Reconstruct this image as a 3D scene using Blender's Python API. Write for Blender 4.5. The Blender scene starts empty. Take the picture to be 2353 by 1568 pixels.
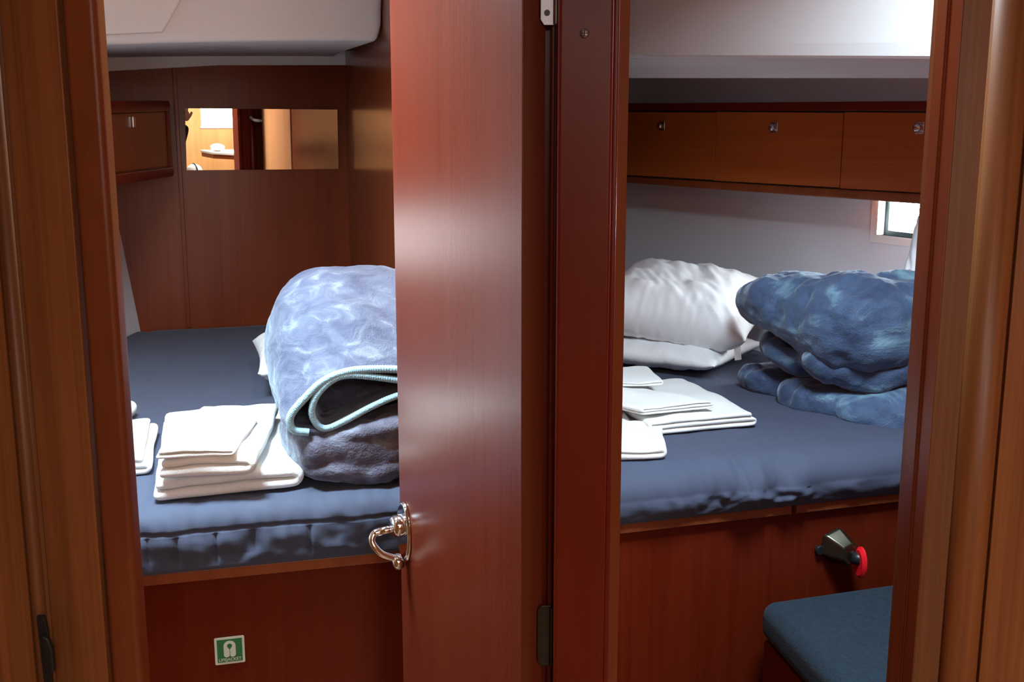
import bpy, bmesh, math, random
from mathutils import Vector, Matrix, noise
random.seed(4)
C = bpy.context.scene.collection
R = math.radians
# ------------------------------------------------------------ camera
CAM = Vector((0, 0, 1.40)); PITCH = R(10); F = 2292.0; CX, CY = 1176.5, 784.0
cd = bpy.data.cameras.new('camera'); cam = bpy.data.objects.new('camera', cd); C.objects.link(cam)
cam.location = CAM; cam.rotation_euler = (R(90) - PITCH, 0, 0)
cd.sensor_width = 36; cd.lens = F / 2353 * 36; cd.clip_start = 0.02
bpy.context.scene.camera = cam
# ------------------------------------------------------------ world, exposure
w = bpy.data.worlds.new('sky'); bpy.context.scene.world = w; w.use_nodes = True
w.node_tree.nodes['Background'].inputs[0].default_value = (0.75, 0.88, 1.0, 1)
w.node_tree.nodes['Background'].inputs[1].default_value = 6.0
vs = bpy.context.scene.view_settings
vs.view_transform = 'Standard'; vs.look = 'None'; vs.gamma = 1; vs.use_curve_mapping = False
vs.exposure = 0.0
# strengths of the daylight coming through each opening
L_HATCH_LEFT = 34.0; L_HATCH_RIGHT = 17.0; L_PORT = 4.5; L_SALON_HATCH = 9.0; L_SALON_WIN = 9.0
# daylight pouring in through the roof hatches and ports (rectangular lights lying in the openings)
def daylight(name, loc, rot, sx, sy, power, color=(0.86, 0.95, 1.0), spread=180):
    ld = bpy.data.lights.new(name, 'AREA'); ld.shape = 'RECTANGLE'; ld.size = sx; ld.size_y = sy
    ld.energy = power; ld.color = color; ld.spread = R(spread)
    o = bpy.data.objects.new(name, ld); C.objects.link(o); o.location = loc; o.rotation_euler = rot
    return o
daylight('hatch_light_left_cabin', (-0.72, 1.58, 1.96), (R(0), R(-3), R(17)), 0.34, 0.30, 46, (0.70, 0.90, 1.0), 160)
daylight('hatch_light_right_cabin', (0.55, 1.48, 1.96), (R(6), R(0), R(17)), 0.32, 0.28, 27, (0.70, 0.88, 1.0), 152)
daylight('hatch_light_salon', (0.25, -0.9, 1.90), (0, 0, 0), 0.7, 0.6, 13, (1.0, 0.93, 0.84))
daylight('hatch_light_salon_rear', (1.4, -2.3, 1.90), (0, 0, 0), 0.9, 0.9, 60, (1.0, 0.95, 0.88))
daylight('downlight_left_cabin', (-0.24, 2.20, 1.975), (0, 0, 0), 0.06, 0.06, 3.2, (1.0, 0.86, 0.70), 140)
# ------------------------------------------------------------ sight-line helpers (photo pixels to points on planes)
def ray(u, v):
    a = (u - CX) / F; b = -(v - CY) / F; c, s = math.cos(PITCH), math.sin(PITCH)
    return Vector((a, c + b * s, -s + b * c))
def atY(u, v, Y): d = ray(u, v); return CAM + d * (Y / d.y)
def atZ(u, v, z): d = ray(u, v); return CAM + d * ((z - CAM.z) / d.z)
def onp(u, v, P, n): d = ray(u, v); return CAM + d * ((Vector(P) - CAM).dot(n) / d.dot(n))
def fr(u): return (u - CX) / F / math.cos(PITCH)      # x / Y of a vertical edge crossing the frame's middle row
# ------------------------------------------------------------ materials
def mat(name): 
    m = bpy.data.materials.new(name); m.use_nodes = True
    return m, m.node_tree.nodes, m.node_tree.links, m.node_tree.nodes['Principled BSDF']
def plain(name, col, rough=0.5, metal=0, bump=0, bscale=60, sheen=0, coat=0, spec=0.5, vary=0, vscale=4):
    m, N, L, B = mat(name)
    B.inputs['Base Color'].default_value = (*col, 1); B.inputs['Roughness'].default_value = rough
    B.inputs['Metallic'].default_value = metal; B.inputs['Coat Weight'].default_value = coat
    B.inputs['Specular IOR Level'].default_value = spec
    if sheen: B.inputs['Sheen Weight'].default_value = sheen; B.inputs['Sheen Roughness'].default_value = 0.4
    if bump or vary:
        g = N.new('ShaderNodeNewGeometry'); n = N.new('ShaderNodeTexNoise'); n.inputs['Scale'].default_value = bscale
        n.inputs['Detail'].default_value = 4; L.new(g.outputs['Position'], n.inputs['Vector'])
        if bump:
            b = N.new('ShaderNodeBump'); b.inputs['Strength'].default_value = bump; b.inputs['Distance'].default_value = 0.004
            L.new(n.outputs['Fac'], b.inputs['Height']); L.new(b.outputs['Normal'], B.inputs['Normal'])
        if vary:
            n2 = N.new('ShaderNodeTexNoise'); n2.inputs['Scale'].default_value = vscale; L.new(g.outputs['Position'], n2.inputs['Vector'])
            r = N.new('ShaderNodeValToRGB'); r.color_ramp.elements[0].position = 0.35; r.color_ramp.elements[1].position = 0.65
            r.color_ramp.elements[0].color = (*[c * (1 - vary) for c in col], 1); r.color_ramp.elements[1].color = (*[min(1, c * (1 + vary)) for c in col], 1)
            L.new(n2.outputs['Fac'], r.inputs['Fac']); L.new(r.outputs['Color'], B.inputs['Base Color'])
    return m
def wood(name, c1, c2, axis='z', rough=0.28, coat=0.0, freq=90, pores=0.25, spec=0.35):
    m, N, L, B = mat(name)
    g = N.new('ShaderNodeNewGeometry'); mp = N.new('ShaderNodeMapping')
    if axis == 'z': sc = (freq, freq, 1.6)
    elif axis == 'x': sc = (2.0, 2.0, freq)
    else: sc = (freq * .25, freq * .25, 3.0)
    mp.inputs['Scale'].default_value = sc; L.new(g.outputs['Position'], mp.inputs['Vector'])
    n = N.new('ShaderNodeTexNoise'); n.inputs['Scale'].default_value = 1; n.inputs['Detail'].default_value = 6; n.inputs['Roughness'].default_value = 0.65
    L.new(mp.outputs['Vector'], n.inputs['Vector'])
    mp2 = N.new('ShaderNodeMapping'); mp2.inputs['Scale'].default_value = tuple(s * (0.12 if s > 5 else 0.5) for s in sc)
    L.new(g.outputs['Position'], mp2.inputs['Vector'])
    n2 = N.new('ShaderNodeTexNoise'); n2.inputs['Scale'].default_value = 1; n2.inputs['Detail'].default_value = 3; L.new(mp2.outputs['Vector'], n2.inputs['Vector'])
    mx = N.new('ShaderNodeMix'); mx.data_type = 'FLOAT'; mx.inputs[0].default_value = 0.5
    L.new(n.outputs['Fac'], mx.inputs[2]); L.new(n2.outputs['Fac'], mx.inputs[3])
    r = N.new('ShaderNodeValToRGB'); e = r.color_ramp.elements
    e[0].position = 0.36; e[0].color = (*c1, 1); e[1].position = 0.62; e[1].color = (*c2, 1)
    L.new(mx.outputs[0], r.inputs['Fac']); L.new(r.outputs['Color'], B.inputs['Base Color'])
    b = N.new('ShaderNodeBump'); b.inputs['Strength'].default_value = pores; b.inputs['Distance'].default_value = 0.0006
    L.new(n.outputs['Fac'], b.inputs['Height']); L.new(b.outputs['Normal'], B.inputs['Normal'])
    B.inputs['Specular IOR Level'].default_value = spec; B.inputs['Roughness'].default_value = rough; B.inputs['Coat Weight'].default_value = coat; B.inputs['Coat Roughness'].default_value = 0.12
    return m
def plush(name, c1, c2, scale=9, hi=(0.5, .62, .75), sheen=.35):
    m, N, L, B = mat(name)
    g = N.new('ShaderNodeNewGeometry')
    mp = N.new('ShaderNodeMapping'); mp.inputs['Scale'].default_value = (1, 1.0, 1.6); mp.inputs['Rotation'].default_value = (0, 0.4, 0.5)
    L.new(g.outputs['Position'], mp.inputs['Vector'])
    n = N.new('ShaderNodeTexNoise'); n.inputs['Scale'].default_value = scale; n.inputs['Detail'].default_value = 6; n.inputs['Roughness'].default_value = 0.62; n.inputs['Distortion'].default_value = 0.8
    L.new(mp.outputs['Vector'], n.inputs['Vector'])
    r = N.new('ShaderNodeValToRGB'); e = r.color_ramp.elements
    e[0].position = 0.36; e[0].color = (*c1, 1); e[1].position = 0.56; e[1].color = (*c2, 1)
    x = e.new(0.70); x.color = (*hi, 1)
    L.new(n.outputs['Fac'], r.inputs['Fac']); L.new(r.outputs['Color'], B.inputs['Base Color'])
    f = N.new('ShaderNodeTexNoise'); f.inputs['Scale'].default_value = 240; f.inputs['Detail'].default_value = 2; L.new(g.outputs['Position'], f.inputs['Vector'])
    b = N.new('ShaderNodeBump'); b.inputs['Strength'].default_value = 0.5; b.inputs['Distance'].default_value = 0.003
    L.new(f.outputs['Fac'], b.inputs['Height'])
    b2 = N.new('ShaderNodeBump'); b2.inputs['Strength'].default_value = 0.6; b2.inputs['Distance'].default_value = 0.012
    L.new(n.outputs['Fac'], b2.inputs['Height']); L.new(b.outputs['Normal'], b2.inputs['Normal']); L.new(b2.outputs['Normal'], B.inputs['Normal'])
    B.inputs['Roughness'].default_value = 0.75; B.inputs['Sheen Weight'].default_value = sheen; B.inputs['Sheen Roughness'].default_value = 0.4
    B.inputs['Sheen Tint'].default_value = (0.75, 0.88, 1, 1)
    return m
def glow(name, col, strength):
    m, N, L, B = mat(name)
    B.inputs['Base Color'].default_value = (*col, 1); B.inputs['Emission Color'].default_value = (*col, 1); B.inputs['Emission Strength'].default_value = strength
    return m
M_berth = wood('red_mahogany_veneer', (0.100, 0.010, 0.003), (0.135, 0.016, 0.005), spec=.15)
WC1, WC2 = (0.160, 0.025, 0.007), (0.215, 0.040, 0.011)
M_wood = wood('mahogany_veneer', WC1, WC2)
M_woodh = wood('mahogany_veneer_horizontal', (0.37, 0.082, 0.016), (0.47, 0.125, 0.028), 'x')
M_frame = wood('solid_mahogany', (0.165, 0.036, 0.011), (0.275, 0.072, 0.022), 'b', rough=0.36, freq=70)
M_trimw = wood('dark_red_mahogany', (0.115, 0.010, 0.005), (0.160, 0.017, 0.007), 'b', rough=0.3, spec=.2)
M_brown = wood('brown_open_grain_veneer', (0.13, 0.045, 0.016), (0.24, 0.088, 0.032), 'z', rough=0.42, freq=140, pores=.5)
M_gloss = wood('varnished_partition_veneer', (0.16, 0.030, 0.009), (0.21, 0.046, 0.014), 'z', rough=.2, spec=.5, pores=.05)
M_panel = wood('bulkhead_veneer', (0.155, 0.048, 0.014), (0.31, 0.105, 0.032), 'z', rough=0.38, freq=120)
M_door = wood('door_veneer', (0.112, 0.0160, 0.0065), (0.138, 0.0225, 0.0090), 'z', rough=0.27, spec=.5, freq=130, pores=.12)
M_light = wood('light_salon_veneer', (0.50, 0.24, 0.085), (0.62, 0.33, 0.13), 'z', rough=0.4)
M_white = plain('white_headliner', (0.80, 0.80, 0.80), 0.75, bump=.08, bscale=300)
M_liner = plain('hull_liner', (0.78, 0.79, 0.83), 0.5, bump=.05, bscale=200)
M_gel = plain('white_gelcoat', (0.82, 0.82, 0.80), 0.35)
M_sheet = plain('navy_sheet', (0.050, 0.062, 0.108), 0.8, bump=.25, bscale=900, sheen=.08)
M_cush = plain('navy_upholstery', (0.004, 0.017, 0.032), 0.95, bump=.6, bscale=420, sheen=.05, vary=.35, vscale=160)
M_towel = plain('white_terry', (0.86, 0.86, 0.84), 0.9, bump=.5, bscale=700, sheen=.2)
M_pillow = plain('white_cotton', (0.80, 0.79, 0.80), 0.8, bump=.08, bscale=500)
M_plushL = plush('lilac_grey_plush', (0.048, 0.058, 0.115), (0.095, 0.112, 0.178), 17, (0.21, .245, .30))
M_plushShade = plush('shaded_blanket_plush', (0.055, 0.048, 0.075), (0.10, 0.095, 0.14), 12, (0.20, .22, .28))  # same blanket, with fold shade and wood-toned bounce put into the colour
M_plushR = plush('steel_blue_plush', (0.022, 0.040, 0.095), (0.055, 0.095, 0.185), 6, (0.20, .35, .43), .55)
M_pipe = plain('pale_blue_piping', (0.36, 0.60, 0.74), 0.7, bump=.6, bscale=350)
M_chrome = plain('chrome', (0.85, 0.86, 0.88), 0.08, 1)
M_steel = plain('brushed_steel', (0.30, 0.28, 0.30), 0.35, 1)
M_rail = plain('polished_rail_steel', (0.9, 0.9, 0.9), 0.4, .6)
M_latch = plain('satin_nickel', (0.62, 0.60, 0.62), 0.22, 1)
M_black = plain('black_plastic', (0.012, 0.013, 0.015), 0.4)
M_dark = plain('dark_gap', (0.02, 0.008, 0.005), 0.8)
M_bronze = plain('dark_bronze', (0.10, 0.095, 0.07), 0.2, 0.9)
M_red = plain('red_plastic', (0.75, 0.010, 0.018), 0.35)
M_green = plain('sticker_green', (0.022, 0.16, 0.05), 0.5)
M_stwhite = plain('sticker_white', (0.62, 0.66, 0.58), 0.5)
M_gasket = plain('dark_green_gasket', (0.015, 0.04, 0.045), 0.4)
M_mirror = plain('mirror_glass', (0.93, 0.93, 0.92), 0.0, 1)
M_pane = glow('bright_daylight_pane', (0.93, 0.97, 1.0), L_PORT)
M_paneR = glow('bright_porthole_pane', (0.86, 0.95, 1.0), 55.0)
M_hpane = glow('hatch_acrylic', (0.86, 0.95, 1.0), 3.0)
M_swin = glow('salon_window_glass', (1.0, 0.98, 0.94), 6)
M_floor = wood('floor_planks', (0.20, 0.09, 0.035), (0.32, 0.15, 0.06), 'x', rough=0.4)
M_skin = plain('skin', (0.62, 0.36, 0.27), 0.5)
M_jacket = plain('dark_navy_cloth', (0.012, 0.016, 0.025), 0.8)
M_hair = plain('brown_hair', (0.06, 0.03, 0.015), 0.6)
# ------------------------------------------------------------ mesh helpers
def finish(name, verts, faces, m, parent=None, smooth=False, bevel=0, seg=2, origin=None, mods=None):
    vs_ = [Vector(v) for v in verts]
    if origin is None:
        lo = Vector([min(v[i] for v in vs_) for i in range(3)]); hi = Vector([max(v[i] for v in vs_) for i in range(3)])
        origin = (lo + hi) / 2
        if parent is None: origin.z = lo.z
    origin = Vector(origin)
    me = bpy.data.meshes.new(name); me.from_pydata([v - origin for v in vs_], [], faces)
    bm = bmesh.new(); bm.from_mesh(me); bmesh.ops.remove_doubles(bm, verts=bm.verts, dist=1e-6)
    bmesh.ops.recalc_face_normals(bm, faces=bm.faces)
    bm.to_mesh(me); bm.free()
    me.materials.append(m)
    if smooth: me.polygons.foreach_set('use_smooth', [True] * len(me.polygons))
    o = bpy.data.objects.new(name, me); C.objects.link(o)
    if parent is not None:
        o.parent = parent; pl = Vector(WORLD[parent.name]); o.location = origin - pl
    else: o.location = origin
    WORLD[o.name] = origin
    if bevel:
        b = o.modifiers.new('bevel', 'BEVEL'); b.width = bevel; b.segments = seg; b.limit_method = 'ANGLE'; b.angle_limit = R(35)
        b.harden_normals = False
        me.polygons.foreach_set('use_smooth', [True] * len(me.polygons))
        wn = o.modifiers.new('wn', 'WEIGHTED_NORMAL'); wn.keep_sharp = True
    return o
WORLD = {}
def tag(o, label=None, cat=None, group=None, kind=None):
    if label: o['label'] = label
    if cat: o['category'] = cat
    if group: o['group'] = group
    if kind: o['kind'] = kind
    return o
def thing(name, loc, label, cat, group=None):
    o = bpy.data.objects.new(name, None); o.empty_display_size = 0.05; C.objects.link(o); o.location = loc
    WORLD[o.name] = Vector(loc); return tag(o, label, cat, group)
class MB:
    def __init__(s): s.v = []; s.f = []
    def add(s, v, f): k = len(s.v); s.v += [Vector(a) for a in v]; s.f += [[i + k for i in q] for q in f]; return s
    def hexa(s, a, b):  # a,b: two quads (4 pts each) joined
        return s.add(list(a) + list(b), [(0,1,2,3),(7,6,5,4),(0,4,5,1),(1,5,6,2),(2,6,7,3),(3,7,4,0)])
    def slab(s, pts, off):      # polygon extruded by vector
        n = len(pts); off = Vector(off); p = [Vector(q) for q in pts]; v = p + [q + off for q in p]
        return s.add(v, [tuple(range(n)), tuple(range(2*n-1, n-1, -1))] + [(i, (i+1) % n, n + (i+1) % n, n + i) for i in range(n)])
    def prism(s, plan, z0, z1): return s.slab([(x, y, z0) for x, y in plan], (0, 0, z1 - z0))
    def box(s, c, sx, sy, sz, M=None):
        c = Vector(c); M = M or Matrix.Identity(3)
        q = [c + M @ Vector((a*sx/2, b*sy/2, -sz/2)) for a, b in ((-1,-1),(1,-1),(1,1),(-1,1))]
        return s.slab(q, M @ Vector((0, 0, sz)))
    def tube(s, pts, r, n=12, caps=True, radii=None):
        pts = [Vector(p) for p in pts]; rings = []; prev = None
        for i, p in enumerate(pts):
            t = (pts[min(i+1, len(pts)-1)] - pts[max(i-1, 0)]).normalized()
            if prev is None: a = t.orthogonal().normalized()
            else: a = (prev - t * prev.dot(t)).normalized()
            prev = a; b = t.cross(a); rr = radii[i] if radii else r
            rings.append([p + (a * math.cos(2*math.pi*k/n) + b * math.sin(2*math.pi*k/n)) * rr for k in range(n)])
        v = [q for rg in rings for q in rg]; f = []
        for i in range(len(rings)-1):
            for k in range(n): f.append((i*n+k, i*n+(k+1) % n, (i+1)*n+(k+1) % n, (i+1)*n+k))
        if caps: f += [tuple(range(n-1, -1, -1)), tuple(range((len(rings)-1)*n, len(rings)*n))]
        return s.add(v, f)
    def grid(s, fn, nu, nv, close_u=False, close_v=False):
        v = [fn(i / nu, j / nv) for i in range(nu + 1) for j in range(nv + 1)]
        return s.add(v, [(i*(nv+1)+j, (i+1)*(nv+1)+j, (i+1)*(nv+1)+j+1, i*(nv+1)+j+1) for i in range(nu) for j in range(nv)])
    def ball(s, c, r, M=None, nu=24, nv=16, fn=None):
        c = Vector(c); M = M or Matrix.Identity(3)
        def f(a, b):
            th = 2*math.pi*a; ph = math.pi*(b-.5)
            q = Vector((math.cos(th)*math.cos(ph)*r[0], math.sin(th)*math.cos(ph)*r[1], math.sin(ph)*r[2]))
            if fn: q = fn(q)
            return c + M @ q
        return s.grid(f, nu, nv)
    def obj(s, name, m, parent=None, **k): return finish(name, s.v, s.f, m, parent, **k)
def struct(o): o['kind'] = 'structure'; return o
def rotz(a): return Matrix.Rotation(a, 3, 'Z')
def fbm(p, s, o=3): return noise.fractal(Vector(p) * s, 0.7, 2.0, o)
Z = Vector((0, 0, 1))
def cr(pts, n=8):   # Catmull-Rom through points (any dim Vectors)
    P = [Vector(p) for p in pts]; P = [P[0]*2 - P[1]] + P + [P[-1]*2 - P[-2]]; out = []
    for i in range(1, len(P)-2):
        for k in range(n):
            t = k / n
            out.append(0.5*((2*P[i]) + (P[i+1]-P[i-1])*t + (2*P[i-1]-5*P[i]+4*P[i+1]-P[i+2])*t*t + (3*P[i]-P[i-1]-3*P[i+1]+P[i+2])*t**3))
    out.append(P[-2]); return out
# ------------------------------------------------------------ key lines of the boat
ZF = -0.20; ZC = 2.0; MT = 0.79; MBOT = 0.68
AL = R(18.2)
T = Vector((math.cos(AL), math.sin(AL), 0)); NB = Vector((math.sin(AL), -math.cos(AL), 0))   # along / facing normal of the left aft bulkhead
BP = Vector((-1.407, 3.70, MT))
def onback(u, v): return onp(u, v, BP, NB)
PWF, PWB = Vector((0.12, 1.22, 0)), Vector((-0.640, 3.950, 0))       # partition line, left cabin side
# ============================================================ SHELL
# salon
struct(MB().prism([(-2.6,-3.3),(3.4,-3.3),(3.4,1.15),(-2.6,1.15)], ZF-.05, ZF).obj('floor_salon', M_floor))
b = MB(); b.prism([(-2.6,1.15),(0.05,1.15),(-.6,4.2),(-2.6,4.2)], ZF-.05, ZF); b.prism([(0.05,1.15),(2.2,1.15),(2.2,4.4),(0.05,4.4)], ZF-.05, ZF)
struct(b.obj('floor_cabins', M_floor))
def hatch_ceiling(name, x0, x1, y0, y1, holes, z=ZC, m=M_white):
    xs = sorted({x0, x1, *[h[0] for h in holes], *[h[1] for h in holes]}); ys = sorted({y0, y1, *[h[2] for h in holes], *[h[3] for h in holes]})
    b = MB()
    for i in range(len(xs)-1):
        for j in range(len(ys)-1):
            cx, cy = (xs[i]+xs[i+1])/2, (ys[j]+ys[j+1])/2
            if any(h[0] < cx < h[1] and h[2] < cy < h[3] for h in holes): continue
            b.prism([(xs[i],ys[j]),(xs[i+1],ys[j]),(xs[i+1],ys[j+1]),(xs[i],ys[j+1])], z, z+.05)
    return struct(b.obj(name, m))
HL = (-0.96,-0.44,1.38,1.90); HR = (0.31,0.79,1.26,1.74); HS = (-.15,.65,-1.25,-.55); HS2 = (.9,1.9,-2.8,-1.8)
hatch_ceiling('ceiling_left', -2.6, 0.08, 1.15, 4.3, [HL]); hatch_ceiling('ceiling_right', 0.08, 2.3, 1.15, 4.5, [HR])
hatch_ceiling('ceiling_salon', -2.6, 3.4, -3.3, 1.15, [HS, HS2], z=1.93)
def hatch(n, h, z):
    b = MB(); x0, x1, y0, y1 = h; t = .03
    b.prism([(x0,y0),(x1,y0),(x1,y0+t),(x0,y0+t)], z+.0, z+.07); b.prism([(x0,y1-t),(x1,y1-t),(x1,y1),(x0,y1)], z+.0, z+.07)
    b.prism([(x0,y0+t),(x0+t,y0+t),(x0+t,y1-t),(x0,y1-t)], z, z+.07); b.prism([(x1-t,y0+t),(x1,y0+t),(x1,y1-t),(x1-t,y1-t)], z, z+.07)
    o = struct(b.obj('window_%d' % n, M_gel, origin=((x0+x1)/2, (y0+y1)/2, z)))
    MB().prism([(x0+t,y0+t),(x1-t,y0+t),(x1-t,y1-t),(x0+t,y1-t)], z+.045, z+.055).obj('pane', M_hpane, o)
hatch(1, HL, ZC); hatch(2, HR, ZC); hatch(3, HS, 1.93); hatch(4, HS2, 1.93)
# outer walls of the salon
struct(MB().prism([(-2.65,-3.3),(-2.6,-3.3),(-2.6,1.2),(-2.65,1.2)], ZF, ZC).obj('wall_salon_left', M_light))
struct(MB().prism([(3.4,-3.3),(3.45,-3.3),(3.45,1.2),(3.4,1.2)], ZF, ZC).obj('wall_salon_right', M_light))
# salon forward bulkhead with a bright window (only the mirror shows it)
WX0, WX1, WZ0, WZ1 = 1.35, 1.80, 1.235, 1.66
b = MB()
for x0, x1, z0, z1 in ((-2.6,WX0,ZF,ZC),(WX1,3.4,ZF,ZC),(WX0,WX1,ZF,WZ0),(WX0,WX1,WZ1,ZC)): b.prism([(x0,-3.35),(x1,-3.35),(x1,-3.3),(x0,-3.3)], z0, z1)
struct(b.obj('wall_salon_forward', M_light))
wn5 = struct(MB().prism([(WX0-.015,-3.305),(WX1+.015,-3.305),(WX1+.015,-3.29),(WX0-.015,-3.29)], WZ0-.02, WZ0).obj('window_5', M_gel))
MB().prism([(WX0,-3.33),(WX1,-3.33),(WX1,-3.32),(WX0,-3.32)], WZ0, WZ1).obj('pane', M_swin, wn5)
# ---- front bulkhead (between salon and cabins)
Y0 = 1.15
XJ = -0.4985; XB = fr(52) * 1.145
struct(MB().prism([(-2.6,1.13),(XB-.012,1.13),(XB-.012,1.18),(-2.6,1.18)], ZF, ZC).obj('wall_front_left', M_panel))
bead = MB().tube([(XB-.004, 1.137, ZF), (XB-.004, 1.137, ZC)], .0085, 16); bead.prism([(XB-.014,1.14),(XB+.004,1.14),(XB+.004,1.17),(XB-.014,1.17)], ZF, ZC)
struct(bead.obj('trim_1', M_brown, smooth=True))
struct(MB().prism([(XB+.004,1.147),(XJ-.003,1.147),(XJ-.003,1.18),(XB+.004,1.18)], ZF, ZC).obj('trim_2', M_panel, bevel=.002))
struct(MB().prism([(XJ,1.148),(-.4600,1.148),(-.4600,1.180),(XJ,1.180)], ZF, ZC).obj('trim_3', M_frame, bevel=.008, seg=4))
# ---- centre pillar
xp0, xp1 = fr(1277) * Y0, fr(1399) * Y0
struct(MB().prism([(xp0,Y0),(xp1,Y0),(xp1,Y0+.05),(xp0,Y0+.05)], ZF, ZC).obj('trim_4', M_trimw, bevel=.0045, seg=4))
struct(MB().prism([(xp1+.0005,Y0+.012),(fr(1411)*(Y0+.012),Y0+.012),(fr(1411)*(Y0+.012),Y0+.05),(xp1+.0005,Y0+.05)], ZF, ZC).obj('trim_5', M_trimw, bevel=.002))
b = MB(); b.prism([(fr(1226)*1.195,1.195),(xp0-.001,1.195),(xp0-.001,1.215),(fr(1226)*1.195,1.215)], ZF, ZC)
b.prism([(fr(1262)*1.18,1.18),(xp0-.001,1.18),(xp0-.001,1.1945),(fr(1262)*1.18,1.1945)], ZF, ZC)
b.prism([(fr(1150)*1.23,1.23),(xp0-.001,1.23),(xp0-.001,1.25),(fr(1150)*1.23,1.25)], ZF, ZC)
struct(b.obj('trim_6', M_trimw, bevel=.0015))
# ---- right frame, stepping towards the camera
XR = 0.506
def xr(u, y): return fr(u) * y
b = MB().tube([(xr(2123.5,1.203),1.203,ZF),(xr(2123.5,1.203),1.203,ZC)], .0019, 12); b.tube([(xr(2128,1.199),1.199,ZF),(xr(2128,1.199),1.199,ZC)], .0017, 12)
b.prism([(xr(2122,1.206),1.206),(XR,1.206),(XR,1.235),(xr(2122,1.206),1.235)], ZF, ZC)
struct(b.obj('trim_7', M_frame, smooth=False))
struct(MB().prism([(XR-.0007,1.1665),(XR,1.1665),(XR,1.2055),(XR-.0007,1.2055)], ZF, ZC).obj('trim_12', M_frame))
struct(MB().prism([(XR,1.166),(xr(2219,1.166),1.166),(xr(2219,1.166),1.25),(XR,1.25)], ZF, ZC).obj('trim_8', M_brown, bevel=.0012))
x8 = xr(2219,1.166)
plan = [(x8+.0005,1.19)] + [(x8+.0005 + .0225*(1-math.cos(t)), 1.166 - .019*math.sin(t)) for t in [math.pi*k/16 for k in range(17)]] + [(x8+.0455,1.19)]
struct(MB().prism(plan, ZF, ZC).obj('trim_9', M_panel, smooth=False))
for pgn in bpy.data.objects['trim_9'].data.polygons: pgn.use_smooth = len(pgn.vertices) == 4
struct(MB().prism([(x8+.047,1.158),(3.4,1.158),(3.4,1.19),(x8+.047,1.19)], ZF, ZC).obj('wall_front_right', M_panel, bevel=.001))
# ============================================================ LEFT CABIN
pback0 = BP + T * -0.75; pback1 = BP + T * 0.85
struct(MB().slab([(*(pback0.xy), ZF), (*(pback1.xy), ZF), (*(pback1.xy), ZC), (*(pback0.xy), ZC)], -NB * .04).obj('wall_back_left', M_wood))
nw = (PWB - PWF).cross(Z).normalized()
q = [(PWF.x,PWF.y,ZF),(PWB.x,PWB.y,ZF),(PWB.x,PWB.y,ZC),(PWF.x,PWF.y,ZC)]
struct(MB().slab(q, nw*.02).obj('wall_partition_left', M_gloss))
# added pale panel on the partition, its mirrored brightness put into the colour
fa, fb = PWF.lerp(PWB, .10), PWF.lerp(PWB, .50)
struct(MB().slab([(fa.x,fa.y,MT+.02),(fb.x,fb.y,MT+.02),(fb.x,fb.y,1.93),(fa.x,fa.y,1.93)], -nw*.006).obj('trim_13', wood('lit_partition_veneer', (0.38,.13,.045), (0.48,.18,.065), 'z', rough=.35), bevel=.001))
# vertical cover strip on the aft bulkhead between cabinet and mirror
sA, sB = onback(403, 300), onback(413, 300)
struct(MB().slab([(sA.x,sA.y,MT),(sB.x,sB.y,MT),(sB.x,sB.y,1.765),(sA.x,sA.y,1.765)], NB*.006).obj('trim_10', M_wood, bevel=.002))
# hull side, sloping outward
hb = onback(321, 752); ht = onback(281, 560); dz = (ht - hb) / (ht.z - hb.z)
def hl(z): return hb + dz * (z - hb.z)
fw = Vector((-0.30, -2.6, 0))
def hullq(z0, z1, s0, s1): return [hl(z0)+fw*s0, hl(z0)+fw*s1, hl(z1)+fw*s1, hl(z1)+fw*s0]
b = MB(); off = Vector((-.04, 0, 0)); wz0, wz1, ws0, ws1 = 1.06, 1.24, 0.20, 0.42
for z0, z1, s0, s1 in ((ZF,wz0,0,1),(wz1,ZC,0,1),(wz0,wz1,0,ws0),(wz0,wz1,ws1,1)): b.slab(hullq(z0,z1,s0,s1), off)
struct(b.obj('wall_hull_left', M_liner))
b = MB().slab(hullq(wz0-.02, wz1+.02, ws0-.01, ws0+.006), (.012,0,0)); b.slab(hullq(wz0-.02, wz1+.02, ws1-.006, ws1+.01), (.012,0,0))
b.slab(hullq(wz0-.02, wz0, ws0, ws1), (.012,0,0)); b.slab(hullq(wz1, wz1+.02, ws0, ws1), (.012,0,0))
w6 = struct(b.obj('window_6', M_gel)); MB().slab([p_ + off*.8 for p_ in hullq(wz0, wz1, ws0, ws1)], (-.005,0,0)).obj('pane', M_pane, w6)
# headliner: fascia + soffit + rear strip
wl = lambda u: None
def wall_x(y): return PWF.x + (PWB.x-PWF.x)*(y-PWF.y)/(PWB.y-PWF.y)
fy = 3.02; fR = Vector((wall_x(fy)-.004, fy, 0))
def fasc(s): p_ = fR - T * s; return p_
sw = 1.75
zedge = lambda s: 1.757 - .030*s - .028*s*s
def hprof(s):   # cross-section of headliner: from ceiling down the fascia, round, along soffit to the bulkhead
    p0 = fasc(s); zb = zedge(s); inn = -NB
    pts = [p0 - inn*.10 + Z*(ZC-.001), p0 - inn*.03 + Z*(zb+.07)]
    for k in range(7):
        t = math.pi/2*k/6; pts.append(p0 + inn*(.018*(1-math.cos(t)) - .018) + Z*(zb + .030*(1-math.sin(t))))
    dist = (p0 - BP).dot(NB)
    zr = 1.807 - .022*s - .02*s*s
    pts.append(p0 + inn*(dist-.02) + Z*zr); pts.append(p0 + inn*(dist-.02) + Z*(ZC-.001))
    return pts
N_ = 36; b = MB(); ss = [0, .004, .010, .018] + [.03 + (sw-.03)*k/N_ for k in range(N_+1)]
rows = []
for s in ss:
    rr = hprof(s); lift = (.018-s)**2*110 if s < .018 else 0
    rows.append([p_ + Z*lift if 0 < i < 9 else p_ for i, p_ in enumerate(rr)])
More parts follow.
